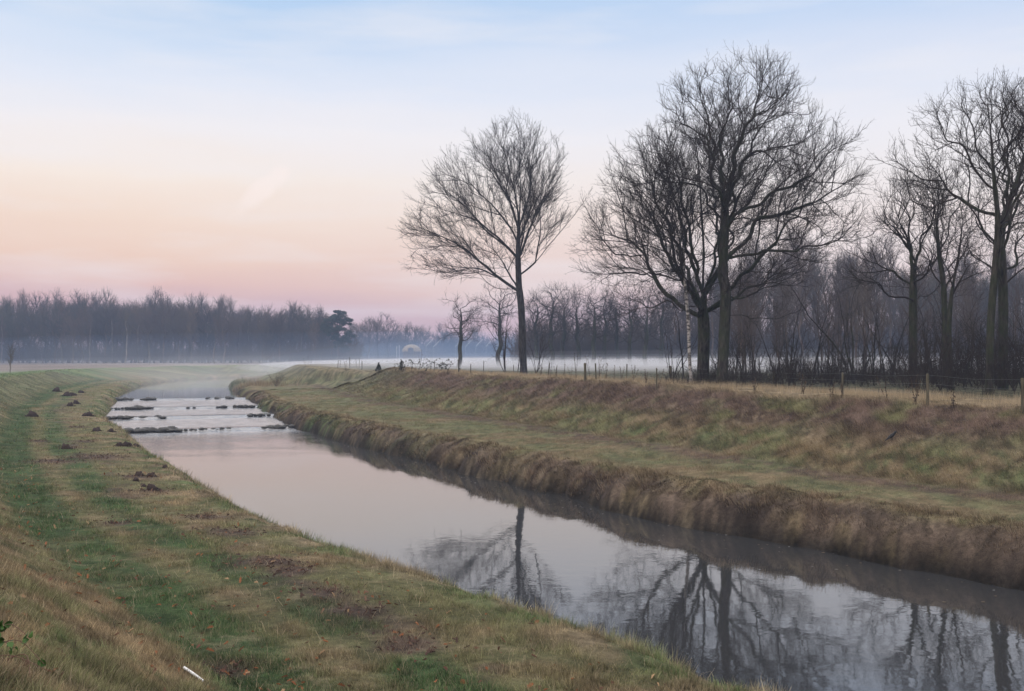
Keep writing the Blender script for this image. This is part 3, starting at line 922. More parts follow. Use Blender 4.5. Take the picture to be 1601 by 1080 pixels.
def twigs(P, d, r, rng, sel, L, rt, up=.25, spread=.9, cen=None):
    """small forked sprays on thin branches: returns segment arrays"""
    b = P[sel]; dd = d[sel]; k = len(sel)
    def nrm(v): return v / (np.linalg.norm(v, axis=1, keepdims=True) + 1e-9)
    a = nrm(dd * .9 + rng.normal(0, spread * .42, (k, 3)) + np.array((0, 0, up)))
    if cen is not None:
        a = nrm(a + .45 * nrm(b - cen))
    l1 = L * rng.uniform(.5, 1.2, k)[:, None]
    p1 = b + a * l1
    a2 = nrm(a + rng.normal(0, .22, (k, 3)) + np.array((0, 0, up * .6)))
    p2 = p1 + a2 * l1 * .8
    s1 = p1 + nrm(a + rng.normal(0, .45, (k, 3))) * l1 * .6
    s2 = p2 + nrm(a2 + rng.normal(0, .45, (k, 3))) * l1 * .45
    s3 = b + a * l1 * .5 + nrm(a + rng.normal(0, .45, (k, 3))) * l1 * .5
    p3 = p2 + nrm(a2 + rng.normal(0, .4, (k, 3))) * l1 * .5
    segs = [(b, p1, rt, rt * .85), (p1, p2, rt * .85, rt * .7), (p1, s1, rt * .7, rt * .5), (p2, s2, rt * .6, rt * .45), (b + a * l1 * .5, s3, rt * .7, rt * .5), (p2, p3, rt * .7, rt * .4)]
    A = np.concatenate([x[0] for x in segs]); B = np.concatenate([x[1] for x in segs])
    ra = np.concatenate([np.full(k, x[2]) for x in segs]); rb = np.concatenate([np.full(k, x[3]) for x in segs])
    return A, B, ra, rb

def prism(A, B, ra, rb, K=3):
    d = B - A; d /= np.linalg.norm(d, axis=1, keepdims=True) + 1e-9
    R0 = rings(A, d, ra, K); R1 = rings(B, d, rb, K)
    k = len(A)
    V = np.concatenate([R0, R1], 1).reshape(-1, 3)
    i = np.arange(k)[:, None, None] * 2 * K
    j = np.arange(K)
    q = np.stack([j, (j + 1) % K, K + (j + 1) % K, K + j], -1)[None] + i
    return V, q.reshape(-1, 4)

def limb_mesh(P, par, r, d, mask, K, flare=True):
    """tubes for the masked nodes; the thickest child continues its parent's ring"""
    idx = np.nonzero(mask)[0]
    idx = idx[idx > 0]
    n = len(P)
    main = np.full(n, -1)
    for i in idx:
        p = par[i]
        if main[p] < 0 or r[i] > r[main[p]]: main[p] = i
    V = [rings(P, d, r, K).reshape(-1, 3)]
    used = np.zeros(n, bool); used[0] = True
    bottom = np.empty(n, int)
    extra_P, extra_d, extra_r, owner = [], [], [], []
    base = n
    for i in idx:
        p = par[i]
        if main[p] == i and (mask[p] or p == 0):
            bottom[i] = p
        else:
            bottom[i] = base + len(extra_P)
            extra_P.append(P[p]); extra_d.append(d[i]); extra_r.append(r[i] * 1.08)
    if extra_P:
        V.append(rings(np.array(extra_P), np.array(extra_d), np.array(extra_r), K).reshape(-1, 3))
    V = np.concatenate(V)
    j = np.arange(K)
    b = bottom[idx][:, None] * K; t = idx[:, None] * K
    q = np.stack([b + j, b + (j + 1) % K, t + (j + 1) % K, t + j], -1).reshape(-1, 4)
    u, inv = np.unique(q, return_inverse=True)
    return V[u], inv.reshape(-1, 4)

def tree_meshes(P, par, r, rng, mats, thr=.06, twig_L=.35, twig_r=.007, twig_sel=1.0, twig_thr=.024, up=.25, flare=.24, cen=None):
    d = np.zeros_like(P); d[1:] = P[1:] - P[par[1:]]
    d /= np.linalg.norm(d, axis=1, keepdims=True) + 1e-9
    d[0] = (0, 0, 1)
    r = r.copy()
    hgt = P[:, 2] - P[0, 2]
    r = r * (1 + flare * np.exp(-hgt / .45) * (r > r[0] * .5))
    tm = r >= thr; tm[0] = True
    V, q = limb_mesh(P, par, r, d, tm, 10)
    trunk = make_mesh('trunk', V, [q], mats[0])
    V1, q1 = limb_mesh(P, par, r, d, ~tm, 5)
    thin = np.nonzero(r < twig_thr)[0]
    sel = np.concatenate([thin[rng.random(len(thin)) < twig_sel - kk] for kk in range(int(math.ceil(twig_sel)))]) if twig_sel > 0 else thin[:0]
    A, B, ra, rb = twigs(P, d, r, rng, sel, twig_L, twig_r, up, cen=cen)
    V2, q2 = prism(A, B, ra, rb, 3)
    crown = make_mesh('crown', np.concatenate([V1, V2]), [q1, q2 + len(V1)], mats[1])
    return trunk, crown

def sample_env(env, count, rng, scale, depth=.85, core=.28, zbase=0.0):
    """points inside a crown whose left and right outline is given per height"""
    env = sorted(env)
    zz = np.array([e[0] for e in env]); xl = np.array([e[1] for e in env]); xr = np.array([e[2] for e in env])
    out = []
    wmax = (xr - xl).max() / 2
    while len(out) < count:
        z = rng.uniform(zz[0], zz[-1]); a = np.interp(z, zz, xl); b = np.interp(z, zz, xr)
        R = (b - a) / 2; c = (a + b) / 2
        if rng.random() > (R / wmax) ** 1.6: continue
        rr = math.sqrt(rng.random()); th = rng.uniform(0, 2 * math.pi)
        if rr < core and rng.random() < .8: continue
        edge = .80 + .22 * float(vnoise(np.array([th * 2.2 + 7]), np.array([z * .9]), 5)[0])
        out.append((c + R * rr * edge * math.cos(th), R * rr * depth * math.sin(th), z))
    return np.array(out)

def hero(name, labels, crop, base_px, dist, trunk, limbs, env, r_base, seed, mats, count=2200, D=.42, twig=(.38, .0075, 1.6),
         depth_limbs=4, dk=.85, jit=.14, inertia=.5, up=.12, r_tip=.0078, depth=.85, zbase=None, group=None, gnarl=.10, style=None, fill=.50, seedw=0):
    style = style or OAK_STYLE
    x0, y0, sc = crop
    rng = np.random.default_rng(seed)
    bx = (base_px[0] - CX) / F * dist
    bz = float(terrain(np.array([bx]), np.array([dist]))[0]) - .05 if zbase is None else zbase
    zpx = HY - (bz - CAMZ) / F * 0  # unused
    k = dist / F
    def w(p):
        px = x0 + p[0] / sc; py = y0 + p[1] / sc
        return np.array(((px - CX) * k - bx, 0.0, CAMZ - (py - HY) * k - bz))
    T = [w(p) for p in trunk]
    T[0] = np.array((T[0][0], 0, 0.0)); 
    sk = Skel((T[0][0], 0, 0), D); sk.gnarl = gnarl; sk.grng = rng
    yy = np.cumsum(rng.normal(0, .12, len(T)))
    for i, t in enumerate(T): t[1] = yy[i] if i else 0
    sk.poly(T, 0)
    lines = []
    for L in limbs:
        q = [w(p) for p in L]
        P = np.array(sk.P)
        a = int(np.argmin((P[:, 0] - q[0][0]) ** 2 + (P[:, 2] - q[0][2]) ** 2))
        y_at = P[a][1]
        phi = rng.uniform(-.75, .75); g = rng.uniform(-.3, .3)
        for p in q:
            p[1] = y_at + math.tan(phi) * (p[0] - q[0][0]) * .8 + g * (p[2] - q[0][2])
        sk.poly(q, a)
        lines.append((a, q))
    order = rng.permutation(len(lines))
    for j in range(depth_limbs):
        a, q = lines[order[j % len(lines)]]
        ang = math.radians(rng.choice([-1, 1]) * rng.uniform(70, 125))
        o = np.array(sk.P[a])
        ca, sa = math.cos(ang), math.sin(ang)
        q2 = []
        for p in q:
            v = (p - q[0]) * .85
            q2.append(o + np.array((v[0] * ca - v[1] * sa, v[0] * sa + v[1] * ca, v[2])))
        sk.poly(q2, a)
    E = []
    for (yv, a, b) in env:
        pa = w((a, yv)); pb = w((b, yv)); E.append((pa[2], pa[0], pb[0]))
    zlo = min(e[0] for e in E); zhi = max(e[0] for e in E)
    cen = np.array((np.mean([(e[1] + e[2]) / 2 for e in E]) * .5, 0, zlo + (zhi - zlo) * .05))
    inside = env_test(E, depth, seed)
    ct = sk.chains[0]; sk.chains[0] = ct[int(len(ct) * .55):]
    P, par = ramify(sk.P, sk.par, sk.chains, inside, rng, style, D, cen)
    # later shoots fill the gaps left towards the rim of the crown
    A = sample_env(E, int(count * fill), rng, 1, depth, core=.55)
    sk2 = Skel((0, 0, 0), D); sk2.P = list(P); sk2.par = list(par)
    P, par = colonize(sk2, A, rng, di=2.6, dk=.55, up=.06, inertia=.75, jit=.08, max_nodes=len(P) + 9000, centre=cen, rad=.35, iters=40)
    r = radii(P, par, r_tip, r_base)
    trunk_me, crown_me = tree_meshes(P, par, r, rng, mats, twig_L=twig[0], twig_r=twig[1], twig_sel=twig[2], cen=cen)
    o = empty(name, (bx, dist, bz))
    link('trunk', trunk_me, o); link('crown', crown_me, o)
    tag(o, labels[0], labels[1], group)
    print(name, 'nodes', len(P), 'polys', len(trunk_me.polygons) + len(crown_me.polygons))
    return o

OAKM = (M_OAK, M_TWIG)
OAK_STYLE = [(.47, .82, .46, 1.0, 4.6, .13, .07, .20, .30), (.42, .78, .50, .5, 1.9, .15, .07, .20, .12), (.27, .80, .55, .35, .95, .17, .06, .20, .05)]
FAN_STYLE = [(.72, .70, .40, .9, 4.5, .06, .10, .14, .15), (.42, .60, .48, .5, 1.9, .08, .10, .15, .15), (.32, .65, .55, .35, .9, .10, .10, .15, .10)]
def build_heroes():
    c1 = (600, 170, 2.512)
    hero('lone_tree', ('tall bare tree standing alone on the dike before the misty field, limbs fanning upwards', 'tree'),
         c1, (819, 582), 96.0,
         [(550, 1035), (541, 800), (531, 690), (527, 560), (531, 470), (535, 380)],
         [[(525, 715), (450, 660), (370, 595), (290, 535), (200, 495), (90, 490)], [(450, 660), (390, 640), (350, 632), (270, 650), (200, 645), (120, 640)],
          [(518, 722), (440, 702), (395, 670), (370, 640), (330, 620)], [(515, 590), (480, 540), (430, 495), (350, 440), (250, 415), (130, 380)],
          [(480, 540), (400, 480), (330, 400), (250, 330), (185, 255)], [(525, 530), (490, 460), (430, 390), (350, 310), (290, 240), (245, 195)],
          [(530, 480), (500, 380), (450, 300), (380, 200), (340, 145)], [(532, 470), (522, 380), (500, 270), (470, 170), (432, 80)],
          [(535, 380), (538, 300), (535, 220), (540, 60)], [(538, 460), (568, 350), (580, 230), (600, 75)],
          [(532, 590), (565, 500), (600, 400), (650, 300), (700, 165)], [(530, 660), (600, 600), (650, 535), (720, 455), (800, 345)],
          [(600, 600), (615, 480), (612, 380), (640, 270)]],
         [(45, 500, 580), (90, 410, 650), (150, 320, 700), (200, 240, 715), (260, 175, 712), (330, 140, 720), (390, 105, 735), (450, 80, 735), (500, 55, 700), (560, 90, 640), (620, 100, 600), (665, 150, 480)],
         .34, 5, (M_DARK, M_TWIG), count=5200, D=.40, twig=(.50, .0105, 1.2), depth_limbs=5, dk=.62, r_tip=.0085, gnarl=.03, style=FAN_STYLE, fill=.32)
    c2 = (870, 70, 1.964)
    hero('oak_tree', ('broad spreading bare oak with the thick straight mossy trunk, just right of the white birch', 'tree'),
         c2, (1098, 597), 63.5,
         [(449, 1035), (449, 900), (446, 830), (445, 720), (445, 640), (438, 520), (430, 400), (420, 300)],
         [[(447, 850), (330, 745), (300, 700), (270, 640), (230, 590), (130, 560), (70, 590)], [(400, 812), (340, 792), (270, 810), (210, 830), (175, 850)],
          [(446, 820), (370, 730), (340, 680), (290, 590), (230, 480), (160, 380)], [(370, 730), (330, 590), (280, 480), (220, 340)], [(300, 700), (200, 700), (120, 700), (60, 690)],
          [(446, 780), (420, 700), (395, 640), (380, 560), (350, 450), (300, 350)], [(447, 790), (480, 700), (490, 600), (520, 450), (530, 340), (520, 260)],
          [(448, 830), (490, 780), (560, 700), (640, 600), (720, 500), (780, 400), (800, 330)], [(448, 840), (520, 792), (600, 740), (690, 690), (760, 650)], [(490, 600), (560, 500), (620, 400), (660, 320)],
          [(270, 640), (180, 620), (110, 500), (90, 450)]],
         [(230, 380, 560), (260, 240, 690), (330, 150, 800), (450, 92, 850), (600, 48, 810), (700, 55, 760), (780, 130, 640), (840, 170, 330)],
         .38, 8, OAKM, count=8200, D=.30, twig=(.34, .0076, 1.2), depth_limbs=8, dk=.42, jit=.16, inertia=.6, gnarl=.10)
    hero('oak_tree', ('tallest bare oak with a leaning trunk and crooked limbs, right of its broad twin', 'tree'),
         c2, (1128, 600), 60.0,
         [(507, 1035), (517, 900), (520, 760), (514, 700), (520, 560), (520, 480), (520, 425)],
         [[(520, 690), (560, 650), (640, 635), (780, 625), (880, 615), (950, 570)], [(520, 775), (610, 760), (650, 735), (720, 710), (790, 690)],
          [(519, 812), (600, 830), (680, 825), (735, 810)], [(518, 660), (580, 600), (640, 540), (740, 500), (840, 460), (930, 380)],
          [(520, 560), (580, 500), (660, 470), (740, 430), (820, 350), (890, 290)], [(520, 480), (560, 380), (590, 340), (660, 330), (740, 310), (800, 240)],
          [(520, 470), (550, 370), (570, 280), (600, 230), (610, 140), (625, 55)], [(600, 230), (660, 180), (700, 120), (740, 105)],
          [(520, 500), (490, 420), (485, 320), (465, 260), (400, 200), (340, 115)], [(485, 320), (480, 250), (470, 160), (450, 75)],
          [(518, 540), (440, 430), (340, 400), (250, 340), (185, 290)], [(519, 520), (430, 500), (330, 410), (300, 320), (330, 220)],
          [(590, 340), (620, 270), (680, 200), (760, 135)], [(400, 200), (410, 130), (400, 75)], [(740, 430), (820, 440), (900, 430), (940, 440)]],
         [(42, 560, 665), (60, 400, 690), (100, 325, 745), (150, 318, 795), (250, 300, 860), (350, 240, 925), (450, 330, 945), (550, 420, 955), (620, 480, 950), (700, 520, 800), (780, 560, 760), (830, 560, 735)],
         .33, 21, OAKM, count=6800, D=.30, twig=(.34, .0076, 1.2), depth_limbs=7, dk=.45, jit=.15, inertia=.6, gnarl=.12)
    c3 = (1300, 90, 1.9636)
    hero('oak_tree', ('shorter bare oak with crooked limbs reaching left, right of the two big oaks', 'tree'),
         c3, (1430, 606), 57.0, [(252, 1010), (250, 850), (253, 700), (255, 640)],
         [[(248, 760), (180, 720), (100, 690), (20, 668)], [(252, 700), (200, 660), (130, 620), (60, 590)], [(254, 660), (240, 580), (200, 510), (150, 430)],
          [(255, 650), (265, 560), (290, 500), (300, 400)], [(253, 680), (310, 640), (350, 600), (390, 560)], [(240, 580), (245, 480), (240, 400)]],
         [(350, 190, 300), (420, 130, 350), (500, 110, 370), (600, 60, 380), (680, 30, 340), (720, 60, 250)],
         .23, 33, OAKM, count=6500, D=.3, twig=(.33, .0074, 1.3), depth_limbs=5, dk=.45, jit=.26, inertia=.35, gnarl=.13)
    hero('oak_tree', ('slim dark bare tree whose crown merges with the shorter oak on its left', 'tree'),
         c3, (1478, 610), 55.0, [(350, 1025), (345, 850), (342, 700), (330, 600), (318, 500), (310, 420)],
         [[(342, 720), (390, 650), (420, 560)], [(335, 640), (280, 560), (250, 480)], [(330, 600), (370, 520), (390, 430)], [(318, 500), (270, 430), (240, 370)], [(320, 520), (340, 420), (350, 340)]],
         [(310, 260, 380), (380, 220, 420), (470, 220, 430), (560, 250, 440), (680, 290, 430)],
         .15, 41, OAKM, count=5200, D=.3, twig=(.33, .0074, 1.3), depth_limbs=5, dk=.45, jit=.22)
    hero('slender_tree', ('slender greenish trunk forking low, directly beside the slim dark tree', 'tree'),
         c3, (1487, 612), 52.0, [(368, 1030), (366, 900), (363, 800), (372, 700), (385, 600), (400, 500)],
         [[(364, 900), (420, 850), (470, 800)], [(366, 760), (400, 680), (450, 620)], [(372, 700), (350, 620), (345, 540)]],
         [(430, 360, 440), (520, 340, 470), (620, 340, 480), (760, 380, 470)],
         .13, 43, (M_OAK, M_TWIG), count=1100, D=.3, twig=(.3, .0075, 1.3), depth_limbs=2, dk=.45)
    hero('oak_tree', ('mossy oak with a green-tinged trunk near the right edge, limbs sweeping left', 'tree'),
         c3, (1546, 620), 47.0, [(483, 1040), (488, 800), (500, 600), (496, 500), (480, 380), (468, 250), (450, 110)],
         [[(495, 580), (430, 530), (412, 480)], [(496, 500), (400, 430), (330, 370), (250, 330), (170, 290)], [(485, 420), (430, 330), (370, 250), (290, 180)],
          [(496, 520), (560, 430), (620, 340), (690, 290)], [(478, 360), (420, 270), (380, 190), (370, 120)], [(470, 270), (520, 180), (540, 100)], [(498, 560), (580, 520), (660, 470)], [(400, 430), (330, 440), (270, 470)]],
         [(55, 430, 470), (90, 370, 560), (150, 290, 640), (220, 220, 690), (290, 165, 720), (380, 200, 740), (470, 260, 740), (560, 380, 700), (620, 420, 640)],
         .17, 47, OAKM, count=6000, D=.28, twig=(.28, .0066, 1.2), depth_limbs=6, dk=.40, jit=.2)
    hero('oak_tree', ('thick dark oak trunk closest to the right edge, behind the mossy green trunk', 'tree'),
         c3, (1568, 612), 54.0, [(525, 1015), (525, 850), (528, 700), (520, 560), (530, 480), (560, 400), (595, 300), (620, 200)],
         [[(527, 690), (590, 580), (650, 520), (730, 470)], [(524, 600), (470, 500), (440, 400), (430, 300)], [(535, 470), (540, 360), (530, 240), (520, 130)], [(560, 400), (650, 330), (740, 280)],
          [(595, 300), (600, 200), (580, 110)], [(526, 720), (470, 640), (410, 610)]],
         [(85, 480, 620), (150, 420, 720), (250, 390, 780), (380, 390, 800), (500, 400, 780), (600, 420, 740), (650, 440, 680)],
         .25, 53, OAKM, count=4600, D=.30, twig=(.30, .0070, 1.2), depth_limbs=6, dk=.42, jit=.2)
    # crown of a neighbour that leans in from outside the right edge
    hero('oak_tree', ('bare oak standing past the right edge, only its outer twigs reaching in', 'tree'),
         c3, (1668, 622), 47.0, [(725, 1045), (725, 800), (720, 600), (715, 400), (710, 200)],
         [[(720, 560), (650, 470), (600, 400), (560, 380)], [(716, 420), (650, 250), (600, 120), (570, 60)], [(715, 400), (800, 300), (850, 200)], [(720, 600), (800, 500), (880, 440)], [(722, 650), (660, 600), (600, 590)]],
         [(20, 640, 780), (80, 565, 850), (200, 585, 900), (350, 560, 920), (480, 560, 900), (600, 590, 860)],
         .3, 59, OAKM, count=3200, D=.32, twig=(.3, .0075, 1.3), depth_limbs=2, dk=.45)

# ---- generic bare trees for the woods and the middle distance
def generic(seed, H, spread, kind, D=.7, count=0, r_base=.3, r_tip=.028, first=.3, style=None):
    rng = np.random.default_rng(seed)
    sk = Skel((0, 0, 0), D)
    lean = rng.normal(0, .03, 2)
    top = H * (.70 if kind == 'oak' else .9)
    q = [(lean[0] * z + rng.normal(0, .012 * H), lean[1] * z + rng.normal(0, .012 * H), z) for z in np.linspace(0, top, 7)]
    q[0] = (0, 0, 0)
    sk.poly(q, 0)
    R = H * spread
    E = []
    for t in np.linspace(0, 1, 14):
        prof = (math.sin(math.pi * min(1, (t * .84 + .14))) ** .7) if kind == 'oak' else (.25 + .75 * math.sin(math.pi * (t * .8 + .1)))
        E.append((H * (first + (1 - first) * t), -R * prof * rng.uniform(.8, 1.1), R * prof * rng.uniform(.8, 1.1)))
    ch = sk.chains[0]; k0 = int(len(ch) * first / (.70 if kind == 'oak' else .9))
    cen = np.array((0, 0, H * first * .9))
    oak = kind == 'oak'
    th = 1.0 if oak else .55
    style = style or [(H * (.030 if oak else .040), th, .0, H * spread * (1.0 if oak else .9), H * spread * (1.7 if oak else 1.9), .16 if oak else .12, .07 if oak else .16, .14 if oak else .10, .0), (H * .045, .65, .40, H * .06, H * .17, .13, .14, .12, .15), (H * .035, .65, .5, H * .04, H * .09, .14, .12, .12, .1)]
    P, par = ramify(sk.P, sk.par, [ch[k0:]], env_test(E, 1.0, seed), rng, style, D, cen)
    r = radii(P, par, r_tip, r_base)
    return P, par, r, rng

def variant(seed, H, spread, kind, mats, thr=.09, **kw):
    tw = kw.pop('twig', (.9, .022, 1.6))
    P, par, r, rng = generic(seed, H, spread, kind, **kw)
    return tree_meshes(P, par, r, rng, mats, thr=thr, twig_L=tw[0], twig_r=tw[1], twig_sel=tw[2], twig_thr=.085, flare=.25)

def place_tree(name, meshes, loc, rz, sc, label, cat, group=None):
    o = empty(name, loc, rz)
    o.scale = (sc[0], sc[0], sc[1]) if isinstance(sc, tuple) else (sc, sc, sc)
    link('trunk', meshes[0], o); link('crown', meshes[1], o)
    tag(o, label, cat, group)
    return o

def zt(x, y):
    return float(terrain(np.array([float(x)]), np.array([float(y)]))[0])

def px2x(px, d): return (px - CX) / F * d

def shrub_arrays(seed, H, stems, spread, rt, twn):
    """a many-stemmed bare bush"""
    rng = np.random.default_rng(seed)
    P = [np.zeros(3)]; par = [-1]
    for s in range(stems):
        a = rng.uniform(0, 6.283); lean = rng.uniform(.05, spread)
        h = H * rng.uniform(.55, 1.0)
        prev = 0; p = np.array((math.cos(a) * .12, math.sin(a) * .12, 0.0)) * rng.random()
        d = np.array((math.cos(a) * lean, math.sin(a) * lean, 1.0))
        steps = max(4, int(h / .45))
        stem_nodes = []
        for k in range(steps):
            d = d + rng.normal(0, .09, 3); d[2] = max(d[2], .5); dn = d / np.linalg.norm(d)
            p = p + dn * h / steps
            P.append(p.copy()); par.append(prev); prev = len(P) - 1; stem_nodes.append((prev, dn))
        for (i, dn) in stem_nodes[max(1, steps // 4):]:
            for _ in range(rng.integers(0, 3)):
                b = dn * .7 + rng.normal(0, .55, 3); b /= np.linalg.norm(b)
                pr = i; q = P[i].copy()
                for kk in range(rng.integers(2, 5)):
                    b = b + rng.normal(0, .15, 3) + np.array((0, 0, .08)); b /= np.linalg.norm(b)
                    q = q + b * H * .055
                    P.append(q.copy()); par.append(pr); pr = len(P) - 1
    P = np.array(P); par = np.array(par)
    return P, par, rng

def shrub_meshes(seed, H, stems, spread, mats, r_base=.03, rt=.006, twn=1.0, tl=.22):
    P, par, rng = shrub_arrays(seed, H, stems, spread, rt, twn)
    r = radii(P, par, rt * 1.1, r_base * math.sqrt(max(1, stems)) )
    r = np.minimum(r, r_base)
    d = np.zeros_like(P); d[1:] = P[1:] - P[par[1:]]; d /= np.linalg.norm(d, axis=1, keepdims=True) + 1e-9; d[0] = (0, 0, 1)
    m = r >= r_base * .62; m[0] = True
    V, q = limb_mesh(P, par, r, d, m, 6)
    V1, q1 = limb_mesh(P, par, r, d, ~m, 4)
    thin = np.nonzero(~m)[0]
    sel = thin[rng.random(len(thin)) < twn]
    A, B, ra, rb = twigs(P, d, r, rng, sel, tl, rt * .8, .2)
    V2, q2 = prism(A, B, ra, rb, 3)
    return (make_mesh('stem', V, [q], mats[0]), make_mesh('crown', np.concatenate([V1, V2]), [q1, q2 + len(V1)], mats[1]))

def merged_copies(name, base, spots, mat):
    """one mass of undergrowth from many copies of base (V, q)"""
    Vs, Qs = [], []; o = 0
    for (x, y, z, a, s, sz) in spots:
        V, q = base[RNG.integers(len(base))]
        ca, sa = math.cos(a), math.sin(a)
        W = np.stack([(V[:, 0] * ca - V[:, 1] * sa) * s + x, (V[:, 0] * sa + V[:, 1] * ca) * s + y, V[:, 2] * sz + z], -1)
        Vs.append(W); Qs.append(q + o); o += len(W)
    ob = link(name, make_mesh(name, np.concatenate(Vs), [np.concatenate(Qs)], mat))
    tag(ob, kind='stuff')
    return ob

def mesh_arrays(me):
    V = np.empty(len(me.vertices) * 3, np.float32); me.vertices.foreach_get('co', V)
    q = np.empty(len(me.loops), np.int32); me.loops.foreach_get('vertex_index', q)
    return V.reshape(-1, 3), q.reshape(-1, 4)

def build_woods():
    rng = np.random.default_rng(77)
    WM = (M_WOOD, M_WOOD)
    oaks = [variant(100 + i, 20.0, .30, 'oak', WM, twig=(1.0, .024, 1.9), first=.20) for i in range(4)]
    talls = [variant(200 + i, 21.0, .19, 'tall', WM, twig=(1.0, .024, 1.9), first=.25, r_base=.24) for i in range(4)]
    pale = [variant(300 + i, 20.0, .17, 'tall', (M_WOODPALE, M_WOOD), twig=(1.0, .022, 1.2), first=.28, r_base=.22) for i in range(2)]
    GNARL = [(.42, 1.1, 0, 4.2, 8.0, .23, .05, .14, 0), (.58, .90, .44, .9, 2.8, .22, .04, .16, .18), (.42, .92, .5, .5, 1.3, .22, .05, .15, .1)]
    fine = [variant(400 + i, 15.0, .36, 'oak', (M_OAK, M_TWIG), D=.4, twig=(.5, .0095, 1.2), first=.24, r_base=.36, r_tip=.012, thr=.07, style=GNARL) for i in range(4)]
    brush = [variant(430 + i, 11.0, .20, 'tall', (M_BRUSH, M_BRUSH), D=.4, twig=(.45, .009, 1.3), first=.18, r_base=.10, r_tip=.011, thr=.05) for i in range(4)]
    # --- wood across the field on the left
    lw = {0: ('bare tree with a rounded crown in the long wood across the left field', oaks), 1: ('slim upright bare tree in the long wood across the left field', talls), 2: ('bare tree with a pale trunk in the long wood across the left field', pale)}
    tops = [(-80, 468), (0, 467), (60, 465), (105, 457), (180, 471), (240, 463), (310, 470), (360, 475), (430, 482), (480, 478), (520, 490)]
    n = 0
    for row, d in enumerate((322, 334, 347, 362, 380)):
        step = (17, 17, 19, 21, 24)[row]
        px = -90 + rng.uniform(0, step)
        while px < (528 - row * 4):
            dd = d + rng.uniform(-5, 5)
            x = px2x(px, dd)
            kind = 2 if (row == 0 and rng.random() < .22) else int(rng.random() < .32)
            me = lw[kind][1][rng.integers(len(lw[kind][1]))]
            top = np.interp(px, [t[0] for t in tops], [t[1] for t in tops]) + rng.normal(4, 5)
            h = CAMZ + (HY - top) / F * dd - 2.5
            if row == 0: h *= rng.uniform(.72, 1.0)
            hh = 20.0 if kind != 1 else 21.0
            place_tree('woodland_tree', me, (x, dd, 2.45), rng.uniform(0, 6.28), (rng.uniform(.85, 1.1) * min(1.0, h / hh * 1.05), h / hh), lw[kind][0], 'tree', 'trees of the long wood across the left field')
            px += step * rng.uniform(.6, 1.4)
            n += 1
    # --- small trees in the gap between the woods, far off
    far = [(562, 497, 430), (575, 492, 440), (592, 487, 430), (606, 492, 450), (634, 503, 470), (650, 501, 480), (664, 508, 500), (690, 506, 500), (705, 512, 520), (620, 512, 520), (740, 500, 500), (552, 505, 450)]
    for px, top, d in far:
        h = CAMZ + (HY - top) / F * d - 3.0
        place_tree('distant_tree', oaks[rng.integers(4)], (px2x(px, d), d, 3.0), rng.uniform(0, 6.28), (h / 20 * rng.uniform(.9, 1.15), h / 20), 'small hazy bare tree in the gap between the woods', 'tree', 'hazy trees in the gap between the woods')
        n += 1
    # --- bare trees out in the misty field, seen one by one
    spots = [(717, 442, 150, 0, 'gnarled bare tree in the misty field, well left of the lone tree'), (781, 428, 168, 1, 'bare tree with a slanting trunk in the misty field, close behind the lone tree')]
    for px, top, d, v, lab in spots:
        h = CAMZ + (HY - top) / F * d - 3.2
        place_tree('field_tree', fine[v], (px2x(px, d), d, 3.15), rng.uniform(0, 6.28), h / 15, lab, 'tree')
    row = [(838, 440, 186), (862, 428, 178), (880, 432, 190), (903, 436, 182), (926, 432, 175), (946, 438, 184), (965, 445, 190), (985, 440, 178), (1010, 436, 172), (1034, 430, 182)]
    for px, top, d in row:
        h = CAMZ + (HY - top) / F * d - 3.2
        place_tree('hedgerow_tree', fine[rng.integers(4)], (px2x(px, d), d, 3.15), rng.uniform(0, 6.28), (h / 15 * 1.0, h / 15), 'hazy bare tree of the row behind the misty field', 'tree', 'row of bare trees behind the misty field')
    # --- wood behind the oaks on the right
    for r_, d in enumerate((198, 212, 228, 246)):
        px = (1040, 1010, 840, 820)[r_] + rng.uniform(0, 20)
        while px < 1700:
            dd = d + rng.uniform(-5, 5)
            top = np.interp(px, [800, 1010, 1060, 1150, 1260, 1330, 1700], [508, 495, 450, 418, 400, 408, 415]) + rng.normal(6, 12)
            h = CAMZ + (HY - top) / F * dd - 3.2
            me = (oaks if rng.random() < .4 else talls)[rng.integers(4)]
            place_tree('woodland_tree', me, (px2x(px, dd), dd, 3.15), rng.uniform(0, 6.28), (h / 20 * rng.uniform(.85, 1.05), h / 20), 'slim bare tree in the hazy wood behind the big oaks', 'tree', 'trees of the wood behind the big oaks')
            px += rng.uniform(22, 46)
            n += 1
    # --- younger trees filling the space between the oaks and the wood
    for k in range(36):
        px = rng.uniform(1130, 1660); d = rng.uniform(84, 165)
        top = rng.uniform(405, 480)
        h = CAMZ + (HY - top) / F * d - 3.2
        place_tree('thicket_tree', brush[k % 4], (px2x(px, d), d, 3.15), rng.uniform(0, 6.28), (h / 11 * rng.uniform(.8, 1.2), h / 11), 'slender brown young tree in the thicket behind the oaks', 'tree', 'young trees in the thicket behind the oaks')
    print('wood trees', n)
    # --- undergrowth masses at the feet of the woods
    sh = [mesh_arrays(shrub_meshes(500 + i, 5.0, 9, .45, (M_WOOD, M_WOOD), .05, .020, 1.0, .5)[1]) for i in range(3)]
    spots = []
    for px in np.arange(-100, 560, 3.2):
        for d in (326, 340, 356):
            spots.append((px2x(px, d), d + rng.uniform(-5, 5), 2.4, rng.uniform(0, 6.28), rng.uniform(.8, 1.5), rng.uniform(.5, 1.4) * (1.5 if rng.random() < .12 else 1)))
    for px in np.arange(530, 830, 3.5):
        for d in (470, 500, 535):
            spots.append((px2x(px, d), d + rng.uniform(-8, 8), 2.6, rng.uniform(0, 6.28), rng.uniform(1.4, 2.4), rng.uniform(1.2, 2.6) if d > 480 else rng.uniform(.5, 1.2)))
    merged_copies('wood_undergrowth', sh, spots, M_WOOD)
    spots = []
